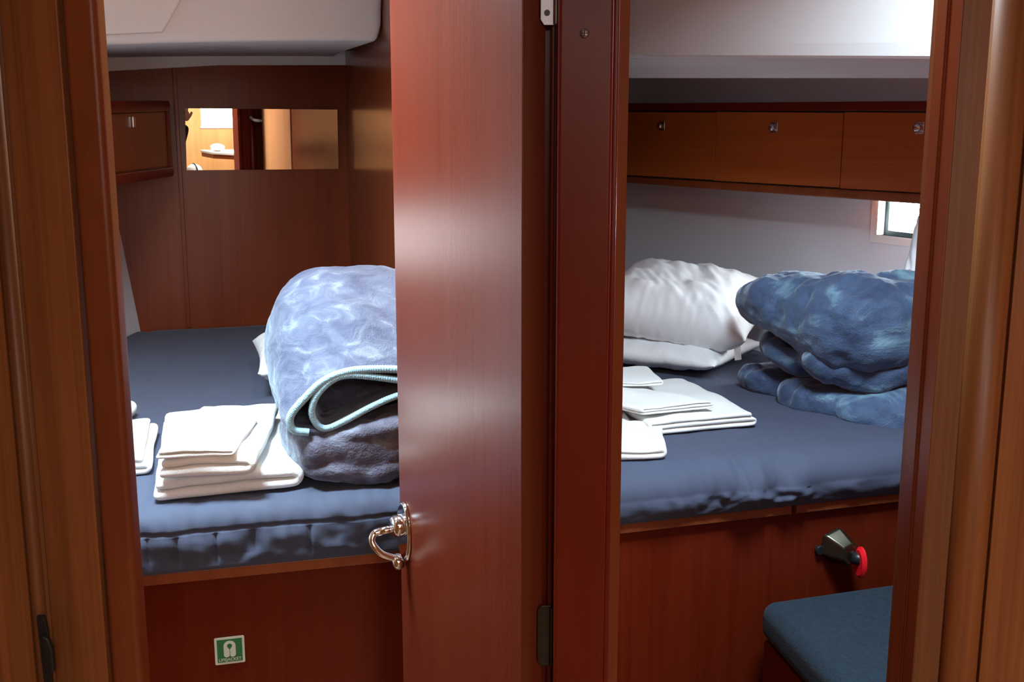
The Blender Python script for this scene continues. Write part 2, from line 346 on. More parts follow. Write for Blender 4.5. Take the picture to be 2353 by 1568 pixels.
k = len(rows[0])
b.add([p_ for r_ in rows for p_ in r_], [(i*k+j, (i+1)*k+j, (i+1)*k+j+1, i*k+j+1) for i in range(len(rows)-1) for j in range(k-1)] + [tuple(range(k)), tuple(range((len(rows)-1)*k, len(rows)*k))])
struct(b.obj('ceiling_headliner_left', M_white, smooth=False))
hobj = bpy.data.objects['ceiling_headliner_left']
for pgn in hobj.data.polygons: pgn.use_smooth = len(pgn.vertices) == 4
# rear strip under the soffit
b = MB(); NN = 30
def strip(i, j):
    u_ = 250 + (806-250)*i; a_ = onback(u_, 300); s_ = (fR - a_).dot(T)
    zt = 1.83; zb = onback(u_, 165 - 14*min(1, (u_-250)/260) - 1*(u_-250)/556).z
    z_ = zb if j < .5 else zt
    return Vector((a_.x, a_.y, z_))
front = [[strip(i/NN, 0), strip(i/NN, 1)] for i in range(NN+1)]
for i in range(NN): b.slab([front[i][0], front[i+1][0], front[i+1][1], front[i][1]], NB*.018)
struct(b.obj('trim_11', M_white))
# sloped hatch surround panel on the left part of the headliner
a0, a1 = fasc(1.40), fasc(0.60); 
b = MB(); zz0 = zedge(.6)+.045
pa = [fasc(.60)+NB*.034+Z*(zedge(.6)+.026), fasc(1.45)+NB*.034+Z*(zedge(1.45)+.026), fasc(1.45)+NB*.13+Z*(ZC-.002), fasc(.45)+NB*.115+Z*(ZC-.002)]
b.slab(pa, -NB*.04)
struct(b.obj('ceiling_hatch_surround', M_gel, bevel=.004))
dl = thing('ceiling_downlight', (-.24, 2.20, 1.978), 'small round downlight in the left cabin ceiling, above the folded blanket', 'lamp')
MB().tube([(-.24,2.20,1.9995),(-.24,2.20,1.988)], .045, 32).obj('rim', M_steel, dl, bevel=.002)
MB().tube([(-.24,2.20,1.9878),(-.24,2.20,1.984)], .034, 32).obj('diffuser', glow('lit_diffuser', (1.0, .88, .72), 20), dl)
# ---- berth, left
ML0 = atZ(332, 1322, MBOT); ML1 = atZ(888, 1268, MBOT); bt = (ML1-ML0); bt.z = 0; bt.normalize(); bn = Vector((bt.y, -bt.x, 0))
def lineX(P, d, Q0, Q1):   # plan intersection of line P+d*s with line Q0Q1
    e = Q1 - Q0; den = d.x*e.y - d.y*e.x; s = ((Q0.x-P.x)*e.y - (Q0.y-P.y)*e.x)/den
    return P + d*s
FRp = lineX(ML0, bt, PWF, PWB); FRp.z = 0; FLp = ML0 - bt*.72; FLp.z = 0
def berth(FL, FR, BR, BL, label, name='berth_base', gap=None, zt=MBOT):
    t = thing(name, (*( (FL+FR)/2).xy, ZF), label, 'berth')
    n_ = Vector(((FR-FL).y, -(FR-FL).x, 0)).normalized(); d_ = (FR-FL).normalized()
    b = MB(); A = FL - n_*.012; B_ = FR - n_*.012
    b.slab([(A.x,A.y,ZF),(B_.x,B_.y,ZF),(B_.x,B_.y,zt-.02),(A.x,A.y,zt-.02)], -n_*.018); b.obj('front_panel', M_berth, t)
    b = MB(); 
    segs = [(0, 1)] if gap is None else [(0, gap[0]), (gap[1], 1)]
    for s0, s1 in segs:
        A = FL.lerp(FR, s0); B_ = FR if s1 == 1 else FL.lerp(FR, s1)
        b.prism([(A.x,A.y),(B_.x,B_.y),(B_.x-n_.x*.025,B_.y-n_.y*.025),(A.x-n_.x*.025,A.y-n_.y*.025)], zt-.022, zt-.001)
    b.obj('edge_rail', M_frame, t, bevel=.002)
    i1 = FL - n_*.031; i2 = FR - n_*.031
    MB().prism([i1.xy, i2.xy, BR.xy, BL.xy], zt-.024, zt-.0015).obj('bed_board', M_wood, t)
    return t
BRp = PWB.copy(); BLp = BP.copy() - T*.02; BLp.z = 0
berth(FLp, FRp, BRp-T*.01+NB*.01, BLp+NB*.01, 'veneered berth base with green safety sticker, under the left cabin mattress')
def mattress(FL, FR, BR, BL, name, label, seed, seams, wr, zt=MT, zb=MBOT, round_=.035, over=.006, seam=.0025):
    n_ = Vector(((FR-FL).y, -(FR-FL).x, 0)).normalized(); L_ = (FR-FL).length; h = zt-zb
    prof = []
    for k in range(6): prof.append(('b', k/5))
    def P(s, t):
        A = FL.lerp(FR, s); B_ = BL.lerp(BR, s); dd = (B_-A)
        # t in 0..1 : underside lip, front face, rounding, top, back face
        if t < .06: q = A - n_*(.10*(1-t/.06)) + Z*zb
        elif t < .30: k = (t-.06)/.24; q = A + Z*(zb + (h-round_)*k) + n_*((over*math.sin(math.pi*min(1,k*1.1)) + .004) if seam else over*math.sin(math.pi*(.08+.57*k)))
        elif t < .42:
            a = (t-.30)/.12*math.pi/2; q = A - n_*(round_*(1-math.cos(a)) - (.004 if seam else over*.89)*math.cos(a)) + Z*(zt - round_ + round_*math.sin(a))
        elif t < .97: k = (t-.42)/.55; q = A.lerp(B_, .02 + .98*k**1.5) - n_*(round_*.6)*(1-k) + Z*zt
        else: q = B_ + Z*(zt - (zt-zb)*(t-.97)/.03)
        x = s*L_
        if .08 < t < .97:
            face = 1 if t < .30 else max(0, 1-(t-.30)/.14)
            amp = wr(s)
            fold = noise.noise(Vector((x*16 + .6*noise.noise(Vector((x*7, t*9, seed))) , t*5, seed)))*.009*amp + noise.noise(Vector((x*45, t*9+x*14, seed+5)))*.004*amp
            tops = .0035*fbm((q.x, q.y, seed), 5, 3) + .0022*noise.noise(Vector((x*9+q.y*6, q.y*1.6, seed+3)))
            edge = min(1, (t-.08)/.06)
            q = q + n_*fold*face*edge + Z*(tops*(1-face*.6) + .3*fold*max(0, 1-abs(t-.42)/.14))
            if seam == 0: q = q + (n_*.9 - Z*.3)*(.016*max(0, amp-.6)/2.3*abs(noise.noise(Vector((x*26 - t*6, t*2.2, 3.1))))*min(1, t/.1)*max(0, 1-t/.5))
            for sx, dpt in seams:
                g = math.exp(-((s-sx)*L_/.0028)**2)
                if t < .28: q = q - n_*dpt*g*edge
            if .285 < t < .305: q = q - n_*seam
        return q
    b = MB().grid(P, 320, 150)
    o = b.obj(name, M_sheet, smooth=True); return o
sL = lambda u: ((atZ(u, 1290, .72) - FLp).dot(bt)) / (FRp-FLp).length
m1 = mattress(FLp, FRp - bt*.012, BRp-T*.02+NB*.012, BLp+T*.03+NB*.014, 'mattress', '', 2.0,
    [(sL(412), .006), (sL(505), .008), (sL(595), .006), (sL(733), .008), (sL(345), .005)], lambda s: 1.35)
tag(m1, 'dark navy sheeted mattress in the left cabin, pleated front edge', 'mattress')
# ---- sticker
spn = bn; spP = ML0 - bn*.012 + bn*.0004
def onfront(u, v): return onp(u, v, spP + bn*.001, bn)
st = thing('lifejacket_sticker', onfront(528, 1530), 'small green and white lifejacket safety sticker on the left berth front', 'sticker')
c4 = [onfront(492, 1468), onfront(561, 1460), onfront(563.5, 1521), onfront(495, 1530)]
cx = (c4[0]+c4[2])/2; sx_ = bt; hw = .5*((c4[1]-c4[0]).dot(bt)+(c4[2]-c4[3]).dot(bt))/2; hh = .5*(c4[0].z+c4[1].z-c4[2].z-c4[3].z)/2
def SP(x, y, d=0): return cx + sx_*(x*hw) + Z*(y*hh) + bn*d
def rr(x, y, r, n=6):
    out = []
    for (a, c_, t0) in ((x-r, y-r, 0), (-(x-r), y-r, 90), (-(x-r), -(y-r), 180), (x-r, -(y-r), 270)):
        for k in range(n+1): t = R(t0 + 90*k/n); out.append((a + r*math.cos(t), c_ + r*math.sin(t)))
    return out
MB().slab([SP(x, y) for x, y in rr(1, 1, .1)], bn*.0008).obj('backing', M_stwhite, st)
MB().slab([SP(x, y, .0008) for x, y in rr(.84, .84, .03)], bn*.0004).obj('green_field', M_green, st)
b = MB()
for sg in (-1, 1):      # lifejacket symbol: two rounded halves joined round the neck
    out = [(.02*sg, -.38), (.06*sg, -.44), (.2*sg, -.50), (.34*sg, -.44), (.40*sg, -.34), (.40*sg, .36)]
    out += [(.40*math.cos(t)*sg, .36 + .36*math.sin(t)) for t in [math.pi/2*k/8 for k in range(1, 9)]]
    inn_ = [(.17*math.cos(t)*sg, .34 + .17*math.sin(t)) for t in [math.pi/2 - k*math.pi/12 for k in range(0, 9)]] + [(.02*sg, .08)]
    poly = out + inn_
    b.slab([SP(x, y, .0012) for x, y in poly], bn*.0003)
b.obj('lifejacket_symbol', M_stwhite, st)
tc = bpy.data.curves.new('lettering', 'FONT'); tc.body = 'LIFEJACKET'; tc.size = 1; tc.align_x = 'CENTER'; tc.offset = .012
to = bpy.data.objects.new('lettering_source', tc); C.objects.link(to); bpy.context.view_layer.update()
tm = bpy.data.meshes.new_from_object(to.evaluated_get(bpy.context.evaluated_depsgraph_get())); bpy.data.objects.remove(to)
xs_ = [v.co.x for v in tm.vertices]; wid = max(xs_) - min(xs_)
vv = [SP(v.co.x/wid*1.5, -.76 + v.co.y*.22/.72, .0014) for v in tm.vertices]; ff = [tuple(p_.vertices) for p_ in tm.polygons]
finish('lettering', vv, ff, M_stwhite, st)
# ---- mirror on the aft bulkhead, tipped slightly down
TI = R(2.2); nM = Vector((math.sin(AL)*math.cos(TI), -math.cos(AL)*math.cos(TI), -math.sin(TI)))
Mc = onback(600, 320) + NB*.012
mc = [onp(u, v, Mc, nM) for u, v in ((425, 249), (775, 252), (778, 388.5), (429, 391.5))]
mr = thing('wall_mirror', (mc[3]+mc[2])/2, 'frameless landscape mirror on the aft bulkhead reflecting the bright saloon', 'mirror')
MB().slab([p_ - nM*.005 for p_ in mc], nM*.005).obj('glass', M_mirror, mr)
bb = [p_ - nM*.0052 for p_ in mc]; ctr = sum(bb, Vector())/4
bb = [ctr + (p_-ctr)*.96 for p_ in bb]; MB().hexa(bb, [p_ - NB*((p_-BP).dot(NB)-.0005) for p_ in bb]).obj('mounting_board', M_wood, mr)
# ---- small locker on the left hull side
lk1 = CAM + Vector((fr(262)*2.95, 2.95, 0)); lk1.z = 0
lk2 = Vector((fr(388)*3.60*1.0/1.0, 3.60, 0))
r1 = ray(388, 330); lk2 = Vector((r1.x/r1.y*3.60, 3.60, 0)); r1 = ray(262, 330); lk1 = Vector((r1.x/r1.y*2.95, 2.95, 0))
ld = (lk2-lk1).normalized(); ln = Vector((-ld.y, ld.x, 0)); ln = ln if ln.x > 0 else -ln
lk0 = lk1 - ld*.75
def lkq(s, z, o=0): return lk0 + ld*s + Z*z + ln*o
LL = (lk2-lk0).length
def zon(u, v, Pl): 
    d_ = ray(u, v); return CAM.z + d_.z/d_.y*Pl.y
zt1, zt2 = zon(262, 231, lk1), zon(380, 232, lk2); zb1, zb2 = zon(270, 425, lk1), zon(388, 405, lk2)
def zt_(s): k = (s-.75)/(LL-.75); return zt1 + (zt2-zt1)*k
def zb_(s): k = (s-.75)/(LL-.75); return zb1 + (zb2-zb1)*k
hlk = thing('hull_locker', lkq(LL, zb2), 'small dark mahogany hull locker beside the mirror, left cabin', 'cabinet')
dep = -ln*.18
MB().slab([lkq(.0, zb_(0)+.03), lkq(LL-.012, zb_(LL)+.03), lkq(LL-.012, zt_(LL)-.03), lkq(0, zt_(0)-.03)], dep).obj('carcass', M_wood, hlk)
b = MB().slab([lkq(0, zt_(0)-.035, .012), lkq(LL, zt_(LL)-.035, .012), lkq(LL, zt_(LL)-.012, .012), lkq(LL-.012, zt_(LL), .012), lkq(0, zt_(0), .012)], dep-ln*.012)
b.obj('top_rail', M_trimw, hlk, bevel=.003)
b = MB().slab([lkq(0, zb_(0), .012), lkq(LL-.012, zb_(LL), .012), lkq(LL, zb_(LL)+.012, .012), lkq(LL, zb_(LL)+.032, .012), lkq(0, zb_(0)+.032, .012)], dep-ln*.012)
b.obj('bottom_rail', M_trimw, hlk, bevel=.003)
MB().slab([lkq(.30, zb_(.3)+.036), lkq(LL-.05, zb_(LL)+.036), lkq(LL-.05, zt_(LL)-.039), lkq(.30, zt_(.3)-.039)], ln*.006).obj('locker_door', M_wood, hlk, bevel=.0015)
MB().slab([lkq(LL-.04, zb_(LL)+.034), lkq(LL, zb_(LL)+.034), lkq(LL, zt_(LL)-.037), lkq(LL-.04, zt_(LL)-.037)], ln*.010).obj('end_post', M_trimw, hlk, bevel=.002)
lp = onp(304, 281, lkq(LL, 1.5, .006), ln)
MB().box(lp + ln*.004, .022, .008, .034, Matrix((ld, ln, Z)).transposed()).obj('latch', M_latch, hlk, bevel=.002)
# ---- door of the left cabin
HX, HY = fr(1198.5)*1.17, 1.17; th = R(64.5); DW = .46
dd = Vector((-math.cos(th), math.sin(th), 0)); dn = Vector((-dd.y, dd.x, 0)); dn = dn if dn.x < 0 else -dn    # visible face normal
H0 = Vector((HX, HY, 0))
door = struct(thing('door_1', (HX, HY, ZF+.01), None, None))
E_ = H0 + dd*DW
b = MB().prism([H0.xy, E_.xy, (E_ - dn*.030).xy, (H0 - dn*.030).xy], ZF+.01, 1.93); leaf = b.obj('door_leaf', M_door, door, bevel=.0012)
# handle: oval rose on the face, knuckle and a curved D-shaped lever
hp = onp(931, 1206, H0, dn); sE = (hp - H0).dot(dd)
def HP(s, z, o): return H0 + dd*(sE+s) + Z*(hp.z+z) + dn*o
hd = MB().add(*(lambda n: ([HP(min(.030*math.cos(t), DW-sE-.001), -.012 + .052*math.sin(t), .0005) for t in [2*math.pi*k/n for k in range(n)]] +
    [HP(min(.027*math.cos(t), DW-sE-.001), -.012 + .049*math.sin(t), .006) for t in [2*math.pi*k/n for k in range(n)]],
    [tuple(range(n)), tuple(range(n, 2*n))] + [(i, (i+1) % n, n+(i+1) % n, n+i) for i in range(n)]))(48)).obj('handle_rose', M_chrome, door, bevel=.0015)
b = MB().tube([HP(0, .0, .004), HP(0, 0, .018), HP(0, 0, .024)], .016, 24, radii=[.019, .018, .013])
b.tube([HP(0,-.004,.018), HP(0,-.004,.030), HP(0,-.005,.045)], .0062, 14)
path = cr([HP(0,-.005,.040), HP(.002,-.008,.052), HP(.0,-.018,.0575), HP(-.004,-.030,.053), HP(-.006,-.042,.042), HP(-.007,-.050,.026), HP(-.007,-.054,.014)], 8)
b.tube(path, .006, 14, radii=[.0065]*8 + [.0058]*(len(path)-14) + [.008]*6)
b.tube([HP(-.007,-.050,.020), HP(-.007,-.060,.016), HP(-.007,-.069,.014)], .009, 16, radii=[.008,.0105,.009])
b.obj('door_handle', M_chrome, door, smooth=True)
# hinges
def hinge(z0, z1, m, nm='hinge'):
    y = 1.178; xa, xb = fr(1238)*y, fr(1271)*y
    b = MB(); pts = [(xa+.004, z0), (xb, z0), (xb, z1), (xa+.004, z1), (xa, z1-.006), (xa, z0+.006)]
    b.slab([Vector((x, y, z)) for x, z in pts], (0, -.003, 0))
    b.tube([(xb+.0005, y-.004, z0+.001), (xb+.0005, y-.004, z1-.001)], .0032, 14)
    h_ = b.obj(nm, m, door, bevel=.0006)
    s = MB()
    for k in (.15, .5, .85): s.tube([((xa+xb)/2-.001, y-.003, z0+(z1-z0)*k), ((xa+xb)/2-.001, y-.0042, z0+(z1-z0)*k)], .0034, 14)
    s.obj('screw', M_black, h_)
zh = atY(1258, 58, 1.175).z; hinge(zh, zh+.09, M_steel)
zl0, zl1 = atY(1252, 1530, 1.175).z, atY(1252, 1393, 1.175).z; hinge(zl0, zl1, plain('dark_steel', (.06,.06,.06), .25, .9))
# screw on the pillar
sp = atY(1343, 77, 1.15)
b = MB()
b.ball(sp + Vector((0,-.0008,0)), (.0052,.0022,.0052), nu=20, nv=10)
b.box(sp + Vector((0,-.0028,0)), .0062,.0012,.0012); b.box(sp + Vector((0,-.0028,0)), .0012,.0012,.0062)
tag(b.obj('screw_head', M_steel, smooth=True), 'small cross-head screw near the top of the centre door pillar', 'screw')
# black catch on the left panel
ct = atY(97, 1415, 1.125); c1_ = thing('door_catch', (ct.x, 1.14, ct.z-.12), 'black plastic door catch low on the left door frame panel', 'door catch')
b = MB(); x0 = ct.x
prof = [(x0-.006, ct.z), (x0+.003, ct.z), (x0+.006, ct.z-.018), (x0+.006,ct.z-.12), (x0-.003, ct.z-.12)]
b.slab([Vector((x, 1.128, z)) for x, z in prof], (0, -.006, 0)); b.obj('back_plate', M_black, c1_, bevel=.001)
prof = [(x0+.001, ct.z-.020), (x0+.010, ct.z-.024), (x0+.014, ct.z-.038), (x0+.0145, ct.z-.066), (x0+.010, ct.z-.072), (x0+.002, ct.z-.070)]
MB().slab([Vector((x, 1.1215, z)) for x, z in prof], (0, -.008, 0)).obj('catch_body', M_black, c1_, bevel=.003, seg=3)
# ============================================================ RIGHT CABIN
rl = Vector((fr(1412)*0, 0, 0))
def hz(u, Y): r_ = ray(u, 330); return Vector((r_.x/r_.y*Y, Y, 0))
KL, KR = hz(1412, 3.72), hz(2150, 2.62); kd = (KR-KL).normalized(); kn = Vector((kd.y, -kd.x, 0))   # kn faces the camera side
if kn.dot(Vector((-1,-1,0))) < 0: kn = -kn
def onk(u, v, o=0): return onp(u, v, KL + kn*o, kn)
K0 = KL - kd*.45; K1 = KR + kd*.5
HO = -kn*.17     # hull liner sits behind the locker fronts
wq = lambda u, v: onp(u, v, KL + HO, kn)
wa, wb = wq(2047, 470), wq(2040, 540)
s_win0 = (wq(2017, 500) - (KL+HO)).dot(kd); s_win1 = s_win0 + .42; z_win0 = wq(2019, 541).z; z_win1 = wq(2019, 541).z + .16
Hq = lambda s, z, o=0: KL + HO + kd*s + Z*z + kn*o
b = MB(); S0, S1 = -.6, 1.9
slope = lambda s: -.052*s/1.19
def Hw(s, z, o=0): return Hq(s, z + slope(s), o)
zw0, zw1 = z_win0 - slope(s_win0), z_win1 - slope(s_win0)
for s0, s1, z0, z1 in ((S0,S1,ZF-.1,zw0),(S0,S1,zw1,ZC+.1),(S0,s_win0,zw0,zw1),(s_win1,S1,zw0,zw1)):
    b.slab([Hw(s0,z0),Hw(s1,z0),Hw(s1,z1),Hw(s0,z1)], -kn*.012)
struct(b.obj('wall_hull_right', M_liner))
# window: deep white reveal, dark gasket, bright pane
b = MB(); d_ = .055; g = .012
def ring(b, s0, s1, z0, z1, w_, o0, o1):
    for a in ([ (s0,z0),(s1,z0),(s1,z0+w_),(s0,z0+w_)], [(s0,z1-w_),(s1,z1-w_),(s1,z1),(s0,z1)], [(s0,z0+w_),(s0+w_,z0+w_),(s0+w_,z1-w_),(s0,z1-w_)], [(s1-w_,z0+w_),(s1,z0+w_),(s1,z1-w_),(s1-w_,z1-w_)]):
        b.slab([Hw(s, z, o0) for s, z in a], kn*(o1-o0))
ring(b, s_win0-.006, s_win1+.006, zw0-.006, zw1+.006, .0062, -d_, .0)
ring(b, s_win0-.022, s_win1+.022, zw0-.022, zw1+.022, .024, .0002, .003)
w7 = struct(b.obj('window_7', M_gel, bevel=.001))
b = MB(); ring(b, s_win0, s_win1, zw0, zw1, .014, -d_, -d_+.022); b.obj('gasket', M_gasket, w7, bevel=.001)
MB().slab([Hw(s_win0,zw0,-d_-.003),Hw(s_win1,zw0,-d_-.003),Hw(s_win1,zw1,-d_-.003),Hw(s_win0,zw1,-d_-.003)], -kn*.004).obj('pane', M_paneR, w7)
# lockers
lt = lambda s: onk(1412, 238).z + (onk(2150, 232).z - onk(1412, 238).z)*s/(KR-KL).length
lb = lambda s: onk(1412, 418).z + (onk(2146, 470).z - onk(1412, 418).z)*s/(KR-KL).length
def KQ(s, z, o=0): return KL + kd*s + Z*z + kn*o
lock = thing('overhead_locker', KQ(.6, lb(.6)), 'row of mahogany hull lockers with nickel push latches, right cabin', 'cabinet')
SA, SB = -.45, 1.55; RT = .030; RB = .022
MB().slab([KQ(SA, lb(SA)+.002, -.004), KQ(SB, lb(SB)+.002, -.004), KQ(SB, lt(SB)-.002, -.004), KQ(SA, lt(SA)-.002, -.004)], -kn*.16).obj('carcass', M_dark, lock)
MB().slab([KQ(SA, lt(SA)-.024), KQ(SB, lt(SB)-.026), KQ(SB, lt(SB)), KQ(SA, lt(SA))], -kn*.166 + Z*0).obj('top_rail', M_trimw, lock, bevel=.003)
MB().slab([KQ(SA, lb(SA)-.001, .004), KQ(SB, lb(SB)-.001, .004), KQ(SB, lb(SB)+.025, .004), KQ(SA, lb(SA)+.021, .004)], -kn*.168).obj('bottom_rail', M_frame, lock, bevel=.004)
sk = lambda u: (onk(u, 330)-KL).dot(kd)
edges = [SA+.01, sk(1643), sk(1935), sk(2163)+.02]
lat = [(1522, 290), (1780, 293), (2114, 294)]
for i in range(3):
    s0, s1 = edges[i]+.0015, edges[i+1]-.0015
    o = MB().slab([KQ(s0, lb(s0)+.0265), KQ(s1, lb(s1)+.0285), KQ(s1, lt(s1)-.031), KQ(s0, lt(s0)-.029)], -kn*.016 ).obj('locker_door', M_woodh, lock, bevel=.0012)
    lp = onk(*lat[i]); Mx = Matrix((kd, -kn, Z)).transposed()
    b = MB().box(lp + kn*.0015, .026, .003, .030, Mx)
    lo = b.obj('latch_plate', M_latch, o, bevel=.0012) 
    b = MB(); b.tube([lp + kn*.003, lp + kn*.008, lp + kn*.017, lp+kn*.020], .009, 20, radii=[.0085,.0105,.0105,.006])
    b.obj('latch_button', M_latch, o, smooth=True)
# next panel of the locker run, after a bright end strip
s3 = sk(2163)+.022
MB().slab([KQ(s3, lb(s3)+.0285), KQ(SB, lb(SB)+.0285), KQ(SB, lt(SB)-.031), KQ(s3, lt(s3)-.031)], -kn*.016).obj('locker_door', M_woodh, lock, bevel=.0012)
# headliner right
EL, ER = atY(1415, 129, 2.90), atY(2178, 134, 2.00); ed = (ER-EL); 
b = MB()
def eh(s): return EL + ed*s
rows = []; RZ0, RZ1 = wq(1415,177).z, wq(2150,181).z
for i in range(31):
    s = -.35 + 1.75*i/30; e = eh(s); fn_ = Vector((-ed.y, ed.x, 0)).normalized()   # pointing away from camera
    if fn_.y < 0: fn_ = -fn_
    dist = (KL+HO-e).dot(-kn)
    rearz = RZ0 + (RZ1-RZ0)*s
    e2_ = e + fn_*.20; z2_ = CAM.z + .0835*e2_.y; rw = e + (-kn)*(dist-.004)
    rows.append([Vector((e.x,e.y,ZC-.001)) - fn_*.10, e - fn_*.012 + Z*.03, e - fn_*.003 + Z*.004, e + fn_*.003 - Z*.001, e + fn_*.040 - Z*.004, e + fn_*.0412 - Z*.001,
                 e + fn_*.043 - Z*.0045, e + fn_*.12 + Z*((z2_-e.z)*.42), e2_.xy.to_3d() + Z*z2_, (e + fn_*.212).xy.to_3d() + Z*(z2_+.006), (e + fn_*.214).xy.to_3d() + Z*(z2_+.07),
                 rw.xy.to_3d() + Z*(rearz+.06), rw.xy.to_3d() + Z*(ZC-.001)])
k = len(rows[0])
b.add([p_ for r_ in rows for p_ in r_], [(i*k+j, (i+1)*k+j, (i+1)*k+j+1, i*k+j+1) for i in range(30) for j in range(k-1)] + [tuple(range(k)), tuple(range(30*k, 31*k))])
struct(b.obj('ceiling_headliner_right', M_white))
# partition, right cabin side, and a back wall
pr0, pr1 = Vector((.118, 1.205, 0)), Vector((.27, 4.15, 0))
struct(MB().slab([(pr0.x,pr0.y,ZF),(pr1.x,pr1.y,ZF),(pr1.x,pr1.y,ZC),(pr0.x,pr0.y,ZC)], (-.02,0,0)).obj('wall_partition_right', M_wood))
# berth right
Q0 = atZ(1398, 1208, MBOT); Q1 = atZ(2090, 1130, MBOT); qt = (Q1-Q0).normalized(); 
Qf0 = lineX(Q0, qt, pr0+Vector((.002,0,0)), pr1+Vector((.002,0,0))); Qf0.z = 0
hA, hB = Hq(-.4, 0, .004), Hq(1.8, 0, .004); hA.z = hB.z = 0
Qf1 = lineX(Q0, qt, hA, hB); Qf1.z = 0
Qb0 = lineX(pr0+Vector((.002,0,0)), (pr1-pr0).normalized(), hA, hB); Qb0.z = 0
q1n = Vector((qt.y, -qt.x, 0)); gsp = (atZ(1806, 1160, .67)-Qf0).dot(qt)/(Qf1-Qf0).length; gsp2 = (atZ(1818, 1160, .67)-Qf0).dot(qt)/(Qf1-Qf0).length
Qbm = Qf1.lerp(Qb0, .5)
berth(Qf0, Qf1 - qt*.01, Qf1 - qt*.012 - q1n*.04, Qb0 + (Qf0-Qb0)*.01, 'mahogany berth base with a notched edge rail, under the right cabin mattress', gap=(gsp, gsp2))
Mr1 = Qf1 - qt*.03
def wrR(s):
    k = s*(Qf1-Qf0).length; return .35 + 2.6*math.exp(-((k-.36)/.13)**2)
m2 = mattress(Qf0+qt*.022, Mr1, Mr1.lerp(Qb0, .05)+Vector((-.03,-.0,0)), Qb0 + (Qf0-Qb0)*.02 + qt*.03, 'mattress', '', 7.3, [((atZ(1888,1120,.74)-Qf0).dot(qt)/(Qf1-Qf0).length, .003)], wrR, round_=.060, over=.020, seam=0)
tag(m2, 'navy blue sheeted mattress in the right cabin, gathered wrinkles at its front', 'mattress')
# seat cushion and its base
s00 = atZ(1745, 1378, .49); s01 = atZ(1930, 1575, .49)
qn = Vector((qt.y, -qt.x, 0))
A = s00.xy.to_3d(); e2 = (s01-s00).xy.to_3d().normalized(); B_ = A + e2*.75; W_ = 1.18
far = lineX(A, qt, Vector((W_,0,0)), Vector((W_,3,0)))
seat = MB(); 
pl = [B_, Vector((W_,B_.y,0)), Vector((far.x, far.y, 0)), A]
# keep clear of the berth front
pl = [Vector((p_.x,p_.y,0)) for p_ in pl]; 
back_off = ((Q0.xy.to_3d()-A).dot(-qn)) - .0; pl[3] = A - qn*(back_off - (-.0)) * 0 ; 
cu = MB().prism([p_.xy for p_ in pl], .405, .49).obj('seat_cushion', M_cush, bevel=.030, seg=6)
tag(cu, 'dark blue woven seat cushion in the lower right, beside the right berth', 'cushion')
cen = sum(pl, Vector())/4
sb = MB().prism([(cen + (p_-cen)*.97).xy for p_ in pl], ZF, .403).obj('storage_bench', M_berth, bevel=.004)
tag(sb, 'wooden seat box under the dark blue cushion', 'bench')
struct(MB().prism([(1.20,1.19),(1.24,1.19),(1.24,2.3),(1.20,2.3)], ZF, ZC).obj('wall_right', M_wood))
# bronze fitting with a red oval
def onq(u, v, o=0): return onp(u, v, Q0 - qn*(.012-o), qn)
f0 = onq(1916, 1252); vf = thing('wall_fitting', f0 - Z*.04, 'faceted dark bronze fitting with a red oval knob on the right berth front', 'wall fitting')
Mq = Matrix((qt, -qn, Z)).transposed()
def FQ(x, o, z): return f0 + qt*x + qn*o + Z*z
hexa = lambda r, cx_, cz, o, n=6, ph=0: [FQ(cx_ + r*math.cos(2*math.pi*k/n+ph), o, cz + r*1.05*math.sin(2*math.pi*k/n+ph)) for k in range(n)]
b = MB(); r0, r1_, r2 = hexa(.040,0,0,.0005,ph=.35), hexa(.038,.002,.0,.012,ph=.35), hexa(.024,.016,-.010,.042,ph=.35)
b.add(r0+r1_+r2, [tuple(range(6)), tuple(range(12,18))] + [(i,(i+1)%6,6+(i+1)%6,6+i) for i in range(6)] + [(6+i,6+(i+1)%6,12+(i+1)%6,12+i) for i in range(6)])
b.obj('hood', M_bronze, vf, bevel=.004, seg=4)
MB().tube([FQ(-.040,.0005,-.006), FQ(-.040,.010,-.006)], .010, 20).obj('side_knob', M_black, vf, bevel=.001)
MB().tube([FQ(.020,.040,-.016), FQ(.030,.050,-.018), FQ(.037,.054,-.020)], .014, 20).obj('neck', M_black, vf, smooth=True)
Mr_ = Matrix((Vector((.92,.15,0)).normalized(), Vector((-.15,.92,0)).normalized(), Z)).transposed()
ax = (qt*.97 + qn*.12).normalized()
b = MB(); cc = FQ(.031, .054, -.025); ay = ax.cross(Z).normalized()
def ov(k_, o, n=32): return [cc + ax*o + ay*(.024*k_*math.cos(2*math.pi*k/n)) + Z*(.036*k_*math.sin(2*math.pi*k/n)) for k in range(n)]
n = 32; b.add(ov(.80,-.006)+ov(1,-.001)+ov(1,.003)+ov(.85,.006), [tuple(range(n)), tuple(range(3*n,4*n))] + [(j*n+i,j*n+(i+1)%n,(j+1)*n+(i+1)%n,(j+1)*n+i) for j in range(3) for i in range(n)])
b.obj('red_oval', M_red, vf)
